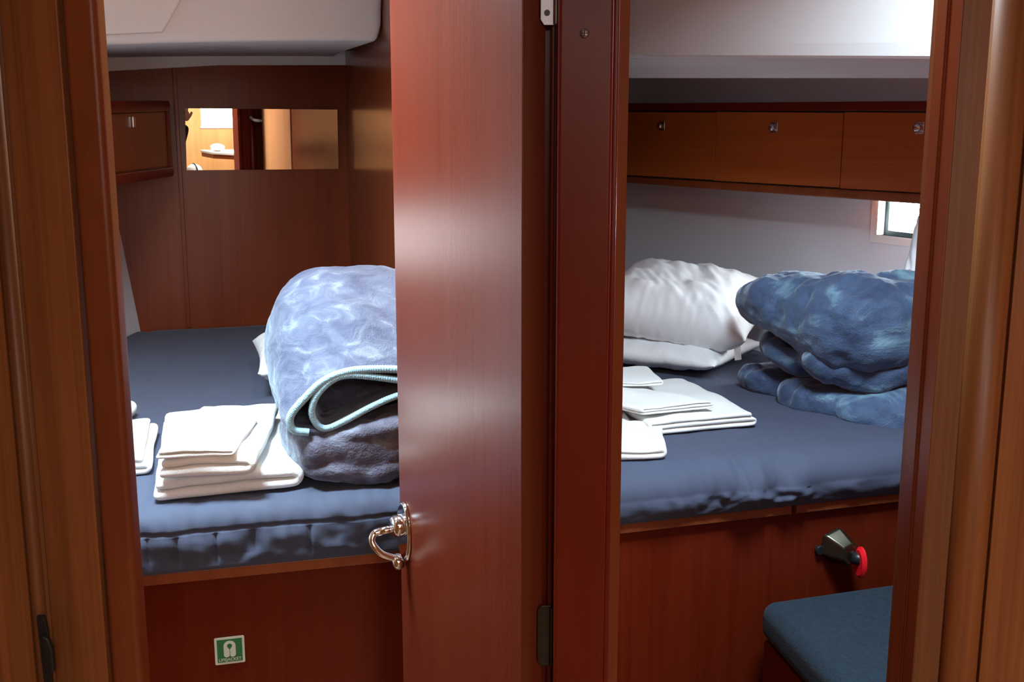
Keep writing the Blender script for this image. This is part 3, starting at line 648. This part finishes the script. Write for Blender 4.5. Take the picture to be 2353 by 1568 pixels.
# ============================================================ BEDDING
def folded(name, label, FLc, width, depth, ang, z0, layers, t, seed, crown=.0, open_left=True, taper=0, sag=0, group='folded white towels', cat='towel', m=M_towel, shear=0, gap=.0):
    """a towel folded like a book: one long sheet snaking back and forth, seen edge-on from the front"""
    d1 = Vector((math.cos(ang), math.sin(ang), 0)); d2 = Vector((-math.sin(ang)+shear, math.cos(ang), 0))
    # centre path in (x, z)
    path = []; r_ = t/2
    step = t + gap
    for i in range(layers):
        z = r_ + i*step; xs = [step*.5 + .004*(i % 2), width - step*.5 - .003*((i+1) % 2)]
        if i % 2: xs = xs[::-1]
        K = 14
        for k in range(K+1): path.append((xs[0] + (xs[1]-xs[0])*k/K, z))
        if i < layers-1:
            sgn = 1 if xs[1] > xs[0] else -1
            for k in range(1, 6):
                a = math.pi*k/6; path.append((xs[1] + sgn*step*.5*math.sin(a)*1.3, z + step*.5*(1-math.cos(a))))
    n = len(path); tang = []
    for i in range(n):
        a = Vector(path[max(0,i-1)]); c_ = Vector(path[min(n-1,i+1)]); q = (c_-a).normalized(); tang.append(Vector((-q.y, q.x)))
    hw_ = t*.485
    loop = [Vector(path[i]) + tang[i]*hw_ for i in range(n)] + [Vector(path[i]) - tang[i]*hw_ for i in range(n-1, -1, -1)]
    H = layers*step
    J = 26; b = MB(); m_ = len(loop)
    for j in range(J+1):
        y = depth*j/J
        for q in loop:
            x, z = q.x, q.y; fx, fy_ = x/width, j/J
            lift = crown*math.sin(math.pi*min(1, max(0, fx)))*math.sin(math.pi*min(1, fy_*.9+.1)) + .009*noise.noise(Vector((x*11, y*9, seed)))*(z/H) + .003*noise.noise(Vector((x*30, z*80, seed+2)))
            lift = max(lift, 0)*(z/H)**.6 if z < H*.35 else lift
            xx = x + .004*noise.noise(Vector((y*9, z*30, seed+9))) + (x/width-.5)*taper*fy_
            yy = y + .005*noise.noise(Vector((x*10, z*60, seed+4)))*(1 if j in (0, J) else .3)
            e = .0025 if j in (0, J) else 0
            p_ = FLc + d1*xx + d2*yy; b.v.append(Vector((p_.x, p_.y, z0 + z + lift*1.0 + sag*fy_)))
    for j in range(J):
        for i in range(m_): b.f.append((j*m_+i, j*m_+(i+1) % m_, (j+1)*m_+(i+1) % m_, (j+1)*m_+i))
    for j, fl in ((0, False), (J, True)):      # end caps as quads between both sides of the sheet
        for i in range(n-1):
            a, c_ = j*m_+i, j*m_+i+1; d_, e_ = j*m_+m_-1-i, j*m_+m_-2-i; b.f.append((a, c_, e_, d_))
    o = b.obj(name, m, smooth=True); tag(o, label, cat, group)
    sd = o.modifiers.new('sub', 'SUBSURF'); sd.levels = 1; sd.render_levels = 1
    return o
def P3(u, v, z): return atZ(u, v, z)
zM = MT + .003
# left stack
f0_ = P3(338, 1160, zM); f1_ = P3(692, 1122, zM); an = math.atan2((f1_-f0_).y, (f1_-f0_).x)
folded('towel', 'large white bath towel, bottom of the left cabin stack, folded edge facing out', f0_.xy.to_3d(), (f1_-f0_).length, .56, an, zM, 2, .0215, 1, crown=.006, shear=.05)
g0 = P3(352, 1110, zM+.043); g1 = P3(578, 1098, zM+.043); an2 = math.atan2((g1-g0).y, (g1-g0).x)
folded('towel', 'medium white towel in the middle of the left cabin stack', g0.xy.to_3d(), (g1-g0).length, .43, an2, zM+.0475, 2, .0170, 2, crown=.018, shear=.055)
g0 = P3(352, 1069, zM+.077); g1 = P3(534, 1069, zM+.077)
folded('towel', 'small white hand towel on top of the left cabin stack', g0.xy.to_3d(), (g1-g0).length, .24, an2, zM+.086, 2, .007, 3, crown=.006, shear=.10)
g1 = P3(345, 1088, zM); 
folded('towel', 'white towel half hidden by the left door frame, behind the stack', Vector((-.722-.2*math.cos(R(17)), 1.908-.2*math.sin(R(17)), 0)), .20, .33, R(17), zM, 3, .013, 4, crown=.004)
b = MB(); cb = P3(300, 962, zM); b.ball(cb + Vector((-.012, 0, .022)), (.026,.04,.022), nu=24, nv=14, fn=lambda q: q*(1+.08*noise.noise(q*60)))
tag(b.obj('washcloth', M_towel, smooth=True), 'tiny white rolled washcloth peeping past the left door frame', 'washcloth')
# pale pillow under / behind the left blanket
def pillow(name, label, c_, L_, W_, H_, M3, seed, cat='pillow', tagp=None, m=M_pillow, wr=.010, n=3.4):
    b = MB(); c_ = Vector(c_)
    def sf(sg):
        def f(a, e):
            x, y = 2*a-1, 2*e-1
            rx = 1 - .07*(1-y*y) ; ry = 1 - .07*(1-x*x)
            prof = max(0, (1-abs(x)**n)*(1-abs(y)**n))**.55
            w1 = noise.noise(Vector((x*3.2 + y*1.5, y*2.2, seed)))*wr*1.2 + noise.noise(Vector((x*9+y*5, y*4, seed+4)))*wr*.5
            edge = noise.noise(Vector((x*14*(abs(y)>.5)+y*14*(abs(x)>.5), x*2, seed+8)))*wr*.7*(max(abs(x), abs(y))**4)
            z = sg*prof*H_/2 + w1*prof*1.3 + edge
            return c_ + M3 @ Vector((x*rx*L_/2, y*ry*W_/2, z))
        return f
    b.grid(sf(1), 90, 64); b.grid(sf(-1), 90, 64)
    return b.obj(name, m, smooth=True)
pc = P3(700, 850, .84)
pl_ = pillow('pillow', '', (-.555, 2.84, .865), .37, .52, .13, rotz(R(16)), 3)
tag(pl_, 'white pillow under the lilac grey blanket, corners peeping out on the left', 'pillow')
# ---------------- left blanket
an = math.atan2(bt.y, bt.x)
DY = Vector((-bt.y, bt.x, 0))
Yp = 1.87
bo = P3(800, 1118, MT+.002)
def BLp_(u, v, back=0):     # a point on the vertical plane of the blanket's front edge
    return onp(u, v, bo - bn*0.0, bn)
blk = thing('fleece_blanket', (bo.x, bo.y+.2, MT+.003), 'folded lilac-grey plush blanket with pale blue stitched edge, behind the open door', 'blanket')
outer = cr([BLp_(*q) for q in ((1110,868),(1030,858),(940,850),(860,848),(800,853),(745,874),(700,915),(668,955),(672,985),(700,992),(745,994),(800,990),(860,982),(1000,965),(1110,955))], 8)
inner = cr([BLp_(*q) for q in ((1110,884),(1010,880),(930,875),(860,866),(800,862),(762,874),(728,908),(716,945),(728,975),(750,984),(790,968),(850,936),(915,908),(1000,888),(1110,870))], 8)
inner = inner[:-8]
Lr = BLp_(1060, 700)
def loftsheet(curve, D, grow, rise, th_, seed, nm, m, par, lean=0.0, amp=.008):
    cen = sum(curve, Vector())/len(curve); b = MB(); J = 48; zmin = min(q.z for q in curve)
    def S(i, j, off=0):
        q = curve[i]; s = j/J; rel = q - cen
        x = rel.dot(bt); z = q.z - zmin
        k = math.sin(min(1, s*1.25)*math.pi/2)
        x2 = x*(1 + grow*k) ; z2 = z*(1 + rise*k)
        end = max(0, (s-.72)/.28)
        z2 = z2*(1-.55*end**2.2)
        p_ = cen + bt*(x2 - lean*k) + DY*(D*s); p_ = Vector((p_.x, p_.y, zmin + z2))
        w_ = amp*min(1, s*5)*(fbm((p_.x*1.0, p_.y*1.6, p_.z), 7, 3))
        w_ += .006*min(1, s*4)*noise.noise(Vector((p_.x*8 + p_.y*10, p_.y*5, seed)))
        return p_, w_
    n = len(curve)
    for i in range(n):
        for j in range(J+1):
            p_, w_ = S(i, j); a = curve[max(0, i-1)]; c_ = curve[min(n-1, i+1)]; tg = (c_-a).normalized(); nn = tg.cross(DY).normalized()
            b.v.append(p_ - nn*w_)
    for i in range(n-1):
        for j in range(J): b.f.append((i*(J+1)+j, (i+1)*(J+1)+j, (i+1)*(J+1)+j+1, i*(J+1)+j+1))
    o = b.obj(nm, m, par, smooth=True); s = o.modifiers.new('solid', 'SOLIDIFY'); s.thickness = th_; s.offset = 0
    return o
# body of the bundle: a rounded mass whose front hem follows the outer curve and whose top rises to the back
topc = outer[:64+1]   # right end .. bottom-left turn
def bodyfn(a, e):
    """a: around profile (top right -> left -> bottom), e: depth"""
    i = a*(len(outer)-1); i0 = int(min(len(outer)-2, math.floor(i))); q = outer[i0].lerp(outer[i0+1], i-i0)
    cen = BLp_(1000, 960); x = (q-cen).dot(bt); z = q.z
    s = e; k = math.sin(min(1, s*1.5)*math.pi/2)
    upness = max(0, min(1, (z - BLp_(700, 985).z)/(BLp_(800, 850).z - BLp_(700, 985).z)))
    left = max(0, min(1, (-x-.05)/.20))
    z2 = z + (.138 + .03*(1-left))*math.sin(min(1, s*1.30)*math.pi/2)*upness**.6
    x2 = x - (.020 + .050*upness)*k*left
    end = max(0, (s-.78)/.22); z2 -= .10*end**2*upness
    p_ = cen + bt*x2 + DY*(.46*s); p_ = Vector((p_.x, p_.y, z2))
    ii = max(0, min(len(outer)-1, i0)); tg = (outer[min(len(outer)-1, ii+1)] - outer[ii-1 if ii else 0]).normalized(); nn = -tg.cross(DY).normalized()
    w_ = min(1, s*6)*(.007*fbm((p_.x, p_.y*1.4, p_.z+3), 8, 4) + .006*noise.noise(Vector((p_.x*6+p_.y*14, p_.y*6-p_.x*9, 2.0))))
    p_ = p_ + nn*w_; p_.x = min(p_.x, wall_x(p_.y) - .012); return p_
up = MB().grid(bodyfn, 130, 70).obj('top_layer', M_plushL, blk, smooth=True)
s = up.modifiers.new('solid', 'SOLIDIFY'); s.thickness = .010; s.offset = 0
def innerfn(a, e):
    i = a*(len(inner)-1); i0 = int(min(len(inner)-2, math.floor(i))); q = inner[i0].lerp(inner[i0+1], i-i0)
    cen = BLp_(900, 930); rel = q-cen; k = min(1, e*2)
    p_ = cen + bt*rel.dot(bt)*(1-.12*k) + Z*rel.z*(1 - .25*k) + DY*(.40*e + .004)
    p_ = p_ + Z*.003*noise.noise(p_*20); p_.x = min(p_.x, wall_x(p_.y) - .016); return p_
inn2 = MB().grid(innerfn, 110, 30).obj('inner_fold', M_plushShade, blk, smooth=True)
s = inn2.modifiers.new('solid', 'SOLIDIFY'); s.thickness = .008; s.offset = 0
# stitched piping along both hems
for crv, rad in ((outer, .0074), (inner, .0066)):
    if crv is outer: crv = outer[:9*8+3]
    cs = cr(crv[::3] + [crv[-1]], 14); off = -DY*.003
    cs = [Vector((min(q.x, wall_x(q.y)-.02), q.y, q.z)) for q in cs]
    MB().tube([q + off for q in cs], rad, 10, radii=[rad*(1+.09*math.sin(i*2.1)) for i in range(len(cs))]).obj('piping', M_pipe, blk, smooth=True)
# lower mass: bulging folded layers
def blob(parts, m, par, nm, vox=.007, disp=.010, dsc=.09, smooth_it=6, fine=.004, seed=0):
    b = MB()
    for c_, r_, Mx, ex in parts:
        def fn(q, r_=r_, ex=ex):
            u_ = Vector((q.x/r_[0], q.y/r_[1], q.z/r_[2])); k = (abs(u_.x)**ex + abs(u_.y)**ex + abs(u_.z)**ex)**(1/ex)
            return q / max(k, 1e-6)
        b.ball(c_, r_, Mx, 48, 32, fn)
    o = b.obj(nm, m, par, smooth=True)
    rm = o.modifiers.new('remesh', 'REMESH'); rm.mode = 'VOXEL'; rm.voxel_size = vox; rm.use_smooth_shade = True
    sm = o.modifiers.new('smooth', 'SMOOTH'); sm.iterations = smooth_it; sm.factor = .5
    tx = bpy.data.textures.new(nm+'_folds', 'CLOUDS'); tx.noise_scale = dsc; tx.noise_depth = 3
    dp = o.modifiers.new('folds', 'DISPLACE'); dp.texture = tx; dp.strength = disp*2; dp.mid_level = .5; dp.texture_coords = 'LOCAL'
    tx2 = bpy.data.textures.new(nm+'_fine', 'MARBLE'); tx2.noise_scale = dsc*.6; tx2.turbulence = 6; tx2.noise_depth = 2
    dp2 = o.modifiers.new('creases', 'DISPLACE'); dp2.texture = tx2; dp2.strength = fine*2; dp2.mid_level = .5; dp2.texture_coords = 'LOCAL'
    return o
Ml = Matrix((bt, DY, Z)).transposed()
def LB(u, v, back, dz_=0): q = BLp_(u, v) + DY*back; return q + Z*dz_
def tl(roll): return Ml @ Matrix.Rotation(roll, 3, 'Y')
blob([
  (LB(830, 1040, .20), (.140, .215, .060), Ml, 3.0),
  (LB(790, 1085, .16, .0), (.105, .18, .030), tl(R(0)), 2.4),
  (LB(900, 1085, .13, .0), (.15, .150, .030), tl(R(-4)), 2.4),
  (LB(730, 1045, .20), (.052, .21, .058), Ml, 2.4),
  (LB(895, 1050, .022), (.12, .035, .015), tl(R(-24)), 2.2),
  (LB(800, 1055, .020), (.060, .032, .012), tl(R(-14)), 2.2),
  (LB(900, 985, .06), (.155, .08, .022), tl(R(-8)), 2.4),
], M_plushShade, blk, 'lower_folds', disp=.006, fine=.005, smooth_it=3, vox=.006)
blob([(LB(850, 905, .28, .0), (.13, .155, .10), Ml, 2.6), (LB(850, 960, .26), (.13, .17, .06), Ml, 2.6)], M_plushShade, blk, 'inner_stuffing', disp=.004)
# ---------------- right cabin bedding
w0 = P3(1705, 875, MT+.004)
Mp = rotz(R(-38)) @ Matrix.Rotation(R(26), 3, 'X')
pw = pillow('pillow', '', (.530, 3.06, .968), .50, .42, .21, rotz(R(-28)) @ Matrix.Rotation(R(13), 3, 'X') @ Matrix.Rotation(R(6), 3, 'Y'), 11, wr=.010)
tag(pw, 'plump white pillow leaning on the hull side, left of the blue blanket', 'pillow')
WORLD[pw.name] = pw.location.copy()
tg_ = onp(1693, 822, Vector((.62,2.80,.88)), Vector((.3,-1,0)).normalized())
pu = pillow('pillow', '', (.495, 3.06, .840), .45, .44, .09, rotz(R(-32)), 13, wr=.006)
tag(pu, 'flat white pillow lying in shadow beneath the plump pillow', 'pillow')
MB().slab([tg_+Vector((-.010,0,.022)), tg_+Vector((.010,0.004,.022)), tg_+Vector((.014,.0,-.018)), tg_+Vector((-.006,-.004,-.020))], (0,.0012,0)).obj('care_label', M_towel, pw)
pk = pillow('pillow', '', hz(2190, 2.52) + Z*1.10, .22, .36, .13, rotz(R(-50)) @ Matrix.Rotation(R(70), 3, 'X'), 5)
tag(pk, 'white pillow edge just showing beside the right door frame, above the blue blanket', 'pillow')
# right blanket
rb = thing('fleece_blanket', (.86, 2.42, MT+.003), 'steel blue plush blanket folded in thick rolls, beside the porthole', 'blanket')
ud = (P3(2000, 990, MT) - P3(1715, 865, MT)); ud.z = 0; ud.normalize()
un = Vector((-ud.y, ud.x, 0)); 
if un.y < 0: un = -un
rbo = P3(1900, 945, MT)
def RBp(u, v, back=0): return onp(u, v, rbo, un) + un*back
kq = (KR - P3(1715,865,MT)); 
Mr = Matrix((ud, un, Z)).transposed()
xr_ = Vector((1, .18, 0)).normalized(); yr_ = Vector((-xr_.y, xr_.x, 0)); Mx_ = Matrix((xr_, yr_, Z)).transposed()
def RP(u, v, Y): return atY(u, v, Y)
def rot(M_, ax_, a): return M_ @ Matrix.Rotation(R(a), 3, ax_)
blob([ # lower layers
  (RP(1830, 893, 2.66), (.150, .10, .042), rot(rotz(R(-40)), 'Y', 5), 2.8),
  (RP(1930, 925, 2.50), (.150, .12, .050), rot(rotz(R(-46)), 'Y', 3), 2.8),
  (RP(2060, 935, 2.42), (.130, .15, .060), rot(rotz(R(6)), 'Y', -12), 2.5),
  (RP(2150, 900, 2.44), (.13, .15, .085), rot(rotz(R(10)), 'Y', -10), 2.5),
  (RP(2000, 962, 2.37), (.075, .06, .030), Mx_, 2.2),
], M_plushR, rb, 'lower_layer', disp=.015, dsc=.11, fine=.0055, vox=.006, smooth_it=3)
blob([ # middle layer with the tongue fold
  (RP(1850, 815, 2.62), (.115, .12, .045), rot(rotz(R(-30)), 'Y', 16), 2.5),
  (RP(1945, 828, 2.44), (.075, .09, .062), rot(rotz(R(-10)), 'Y', 28), 2.5),
  (RP(1900, 828, 2.43), (.055, .06, .052), rot(rotz(R(-10)), 'Y', 30), 2.3),
  (RP(1985, 800, 2.50), (.16, .13, .070), rotz(R(0)), 2.5),
  (RP(2040, 820, 2.46), (.14, .13, .055), rot(rotz(R(8)), 'Y', -20), 2.5),
], M_plushR, rb, 'middle_fold', disp=.015, dsc=.11, fine=.0055, vox=.006, smooth_it=2)
blob([ # upper roll
  (RP(1815, 702, 2.62), (.130, .14, .078), rot(Mx_, 'Y', 10), 2.3),
  (RP(1900, 720, 2.56), (.160, .17, .098), rot(Mx_, 'Y', 10), 2.5),
  (RP(1975, 738, 2.47), (.165, .17, .122), rot(Mx_, 'Y', -2), 2.5),
  (RP(2090, 712, 2.48), (.160, .16, .098), rot(Mx_, 'Y', -9), 2.5),
  (RP(2160, 700, 2.46), (.110, .15, .090), rot(Mx_, 'Y', -9), 2.5),
  (RP(1925, 790, 2.44), (.085, .10, .050), rot(Mx_, 'Y', 24), 2.2),
], M_plushR, rb, 'upper_roll', disp=.015, dsc=.11, fine=.0055, vox=.006, smooth_it=4)
for o_ in rb.children:
    if o_.name.startswith('lower_layer'): o_.location.z += .010
for o_ in blk.children:
    if o_.name.startswith('lower_folds'): o_.location.z += .004
pw.location.z += .012
# right towels
f0_ = P3(1492, 1004, zM); f1_ = P3(1738, 980, zM); an = math.atan2((f1_-f0_).y, (f1_-f0_).x)
folded('towel', 'large white bath towel folded thick, middle of the right berth', f0_.xy.to_3d(), (f1_-f0_).length, .42, an, zM, 3, .0115, 21, crown=.006, shear=.10)
g0 = P3(1474, 962, zM+.036); g1 = P3(1642, 945, zM+.036); an3 = math.atan2((g1-g0).y, (g1-g0).x)
folded('towel', 'small white hand towel on the large towel, right cabin', g0.xy.to_3d(), (g1-g0).length, .26, an3, zM+.042, 3, .0062, 22, crown=.003, shear=-.45)
g0 = P3(1400, 893, zM+.062); g1 = P3(1524, 890, zM+.062)
folded('towel', 'thin white face cloth topmost of the right cabin stack, against the pillar', (g0 - Vector((.08,0,0))).xy.to_3d(), (g1-g0).length+.08, .20, R(4), zM+.064, 2, .006, 23)
g0 = P3(1462, 997, zM); 
folded('towel', 'white towel under the left edge of the large right cabin towel', (g0 - Vector((.20,.0,0))).xy.to_3d(), .20, .36, R(8), zM, 3, .0065, 24, shear=.10)
g1 = P3(1532, 1055, zM); 
folded('towel', 'white folded towel nearest the bed edge in the right cabin, cut off by the pillar', (g1 - Vector((.28,.045,0))).xy.to_3d(), .28, .24, R(9), zM, 2, .0125, 25, crown=.012, shear=.25)
# ============================================================ WHAT THE MIRROR SHOWS
post = thing('grab_post', (.165, 1.225, ZF), 'dark rounded post with chrome grab rail, seen only in the mirror', 'post')
MB().tube([(.060,1.268,ZF+.002),(.060,1.268,1.92)], .014, 24).obj('post_body', M_trimw, post, smooth=True)
MB().tube(cr([(.050,1.285,1.488),(.056,1.315,1.475),(.095,1.325,1.470),(.128,1.315,1.475),(.135,1.285,1.488)], 5), .010, 12).obj('grab_rail', M_rail, post, smooth=True)
# saloon table and lamp
tb = thing('saloon_table', (1.62, -2.2, ZF), 'saloon table with a white top reflected in the mirror', 'table')
MB().prism([(1.20,-2.95),(2.1,-2.95),(2.1,-2.05),(1.52,-2.10),(1.20,-2.60)], .985, 1.01).obj('table_top', M_gel, tb, bevel=.004)
MB().prism([(1.21,-2.94),(2.09,-2.94),(2.09,-2.06),(1.52,-2.11),(1.21,-2.60)], .945, .984).obj('apron', M_frame, tb)
MB().prism([(1.55,-2.2),(1.61,-2.2),(1.61,-2.14),(1.55,-2.14)], ZF, .944).obj('leg', M_frame, tb)
b = MB().ball((1.30,-2.72,1.049), (.075,.075,.038)); tag(b.obj('bowl', M_gel, smooth=True), 'white rounded bowl on the saloon table in the mirror', 'bowl')
cs_ = thing('round_cushion', (.80, -2.0, .80), 'white round cushion with a dark band, lower left of the mirror', 'cushion')
MB().ball((.80,-2.0,.872), (.075,.085,.071)).obj('cushion_cover', M_gel, cs_, smooth=True)
MB().tube([Vector((.80, -2.0, .873)) + Vector((0, .086*math.cos(2*math.pi*k/32), .072*math.sin(2*math.pi*k/32))) for k in range(33)], .007, 10, caps=False).obj('dark_band', M_black, cs_, smooth=True)
sb2 = MB().prism([(.65,-2.3),(.95,-2.3),(.95,-1.8),(.65,-1.8)], ZF, .796).obj('saloon_bench', M_light, bevel=.01); tag(sb2, 'pale wooden saloon bench under the round white cushion', 'bench')
# ---------------- the photographer, seen as a hand and sleeve in the mirror
pr = thing('person', (-.28, -.33, ZF), 'person in a dark jacket taking the photo, hand and sleeve in the mirror', 'person')
def skin(name, joints, bones, m, par, lev=2):
    me = bpy.data.meshes.new(name); o0 = Vector(WORLD[par.name])
    me.from_pydata([Vector(j[0]) - o0 for j in joints], bones, []); me.materials.append(m)
    o = bpy.data.objects.new(name, me); C.objects.link(o); o.parent = par; WORLD[o.name] = o0
    sk_ = o.modifiers.new('skin', 'SKIN'); sk_.use_smooth_shade = True
    for i, j in enumerate(joints):
        r_ = j[1] if isinstance(j[1], tuple) else (j[1], j[1]); me.skin_vertices[0].data[i].radius = r_
    me.skin_vertices[0].data[0].use_root = True
    sd = o.modifiers.new('sub', 'SUBSURF'); sd.levels = lev; sd.render_levels = lev
    return o
cx_, cy_ = -.245, -.33
J = [((cx_,cy_,.72),(.15,.11)), ((cx_,cy_,.95),(.13,.10)), ((cx_,cy_,1.12),(.165,.11)), ((cx_,cy_,1.24),(.10,.08)), ((cx_,cy_+.01,1.31),(.055,.055)),
     ((cx_+.17,cy_,1.20),.062), ((.075,-.25,1.185),.050), ((.098,-.10,1.385),.036), 
     ((cx_-.17,cy_,1.20),.062), ((cx_-.22,cy_+.06,.98),.048), ((cx_-.10,cy_+.22,1.20),.034),
     ((cx_+.09,cy_,.62),.090), ((cx_+.10,cy_+.02,.24),.062), ((cx_+.10,cy_-.01,-.10),.042),
     ((cx_-.09,cy_,.62),.090), ((cx_-.10,cy_+.02,.24),.062), ((cx_-.10,cy_-.01,-.10),.042)]
skin('clothed_body', J, [(0,1),(1,2),(2,3),(3,4),(2,5),(5,6),(6,7),(2,8),(8,9),(9,10),(0,11),(11,12),(12,13),(0,14),(14,15),(15,16)], M_jacket, pr)
hd_ = MB(); hd_.ball((cx_,cy_+.015,1.44), (.073,.092,.112), nu=32, nv=24, fn=lambda q: Vector((q.x*(1-.25*max(0,-q.z/.112)), q.y + .012*max(0,-q.z/.112), q.z)))
hd_.ball((cx_,cy_+.115,1.42), (.014,.018,.022)); hd_.ball((cx_-.074,cy_+.01,1.43), (.010,.02,.03)); hd_.ball((cx_+.074,cy_+.01,1.43), (.010,.02,.03))
hd_.tube([(cx_,cy_-.002,1.27),(cx_,cy_+.006,1.38)], .05, 20)
hd_.obj('head', M_skin, pr, smooth=True)
for sg in (-1, 1): MB().ball((cx_+sg*.029, cy_+.098, 1.452), (.012,.008,.007)).obj('eye', M_gel, pr, smooth=True)
MB().ball((cx_,cy_+.099,1.385), (.024,.010,.007)).obj('mouth', plain('lips', (.5,.18,.15), .5), pr, smooth=True)
MB().ball((cx_,cy_-.006,1.475), (.082,.096,.098), nu=32, nv=24, fn=lambda q: Vector((q.x, q.y - (.035 if q.z < -.02 and q.y > 0 else 0)*1.2, max(q.z, -.05) if q.y > 0 else q.z))).obj('hair', M_hair, pr, smooth=True)
def hand(wr_, dirv, side, par, nm='hand'):
    wr_ = Vector(wr_); d_ = Vector(dirv).normalized(); s_ = Vector(side).normalized(); n_ = d_.cross(s_).normalized()
    js = [(wr_, .020), (wr_+d_*.035, (.030,.016)), (wr_+d_*.075, (.036,.014))]; bs = [(0,1),(1,2)]
    for k, (o_, l_) in enumerate(((-.030,.062),(-.010,.072),(.010,.068),(.029,.054))):
        b0 = wr_+d_*.085+s_*o_; i0 = len(js); js += [(b0, .0095), (b0+d_*l_*.45+n_*.008, .0088), (b0+d_*l_*.72+n_*.026, .008), (b0+d_*l_*.72+n_*.046, .0072)]
        bs += [(2,i0),(i0,i0+1),(i0+1,i0+2),(i0+2,i0+3)]
    i0 = len(js); js += [(wr_+d_*.030-s_*.032+n_*.008, .012), (wr_+d_*.055-s_*.052+n_*.020, .010), (wr_+d_*.080-s_*.056+n_*.030, .0085)]; bs += [(1,i0),(i0,i0+1),(i0+1,i0+2)]
    return skin(nm, js, bs, M_skin, par, 2)
hand((.099,-.088,1.41), (.0,.03,1), (0,-1,.1), pr)
hand((cx_-.09,cy_+.24,1.22), (.5,.15,1), (0,1,0), pr)
for sg in (-1, 1): 
    b = MB().ball((cx_+sg*.10, cy_+.05, ZF+.045), (.046,.125,.044), nu=24, nv=12, fn=lambda q: Vector((q.x,q.y,max(q.z,-.04)))); b.obj('shoe', M_black, pr, smooth=True)
    MB().tube([(cx_+sg*.10,cy_-.01,-.13),(cx_+sg*.10,cy_-.01,-.17)], .045, 16).obj('trouser_cuff', M_jacket, pr, smooth=True)
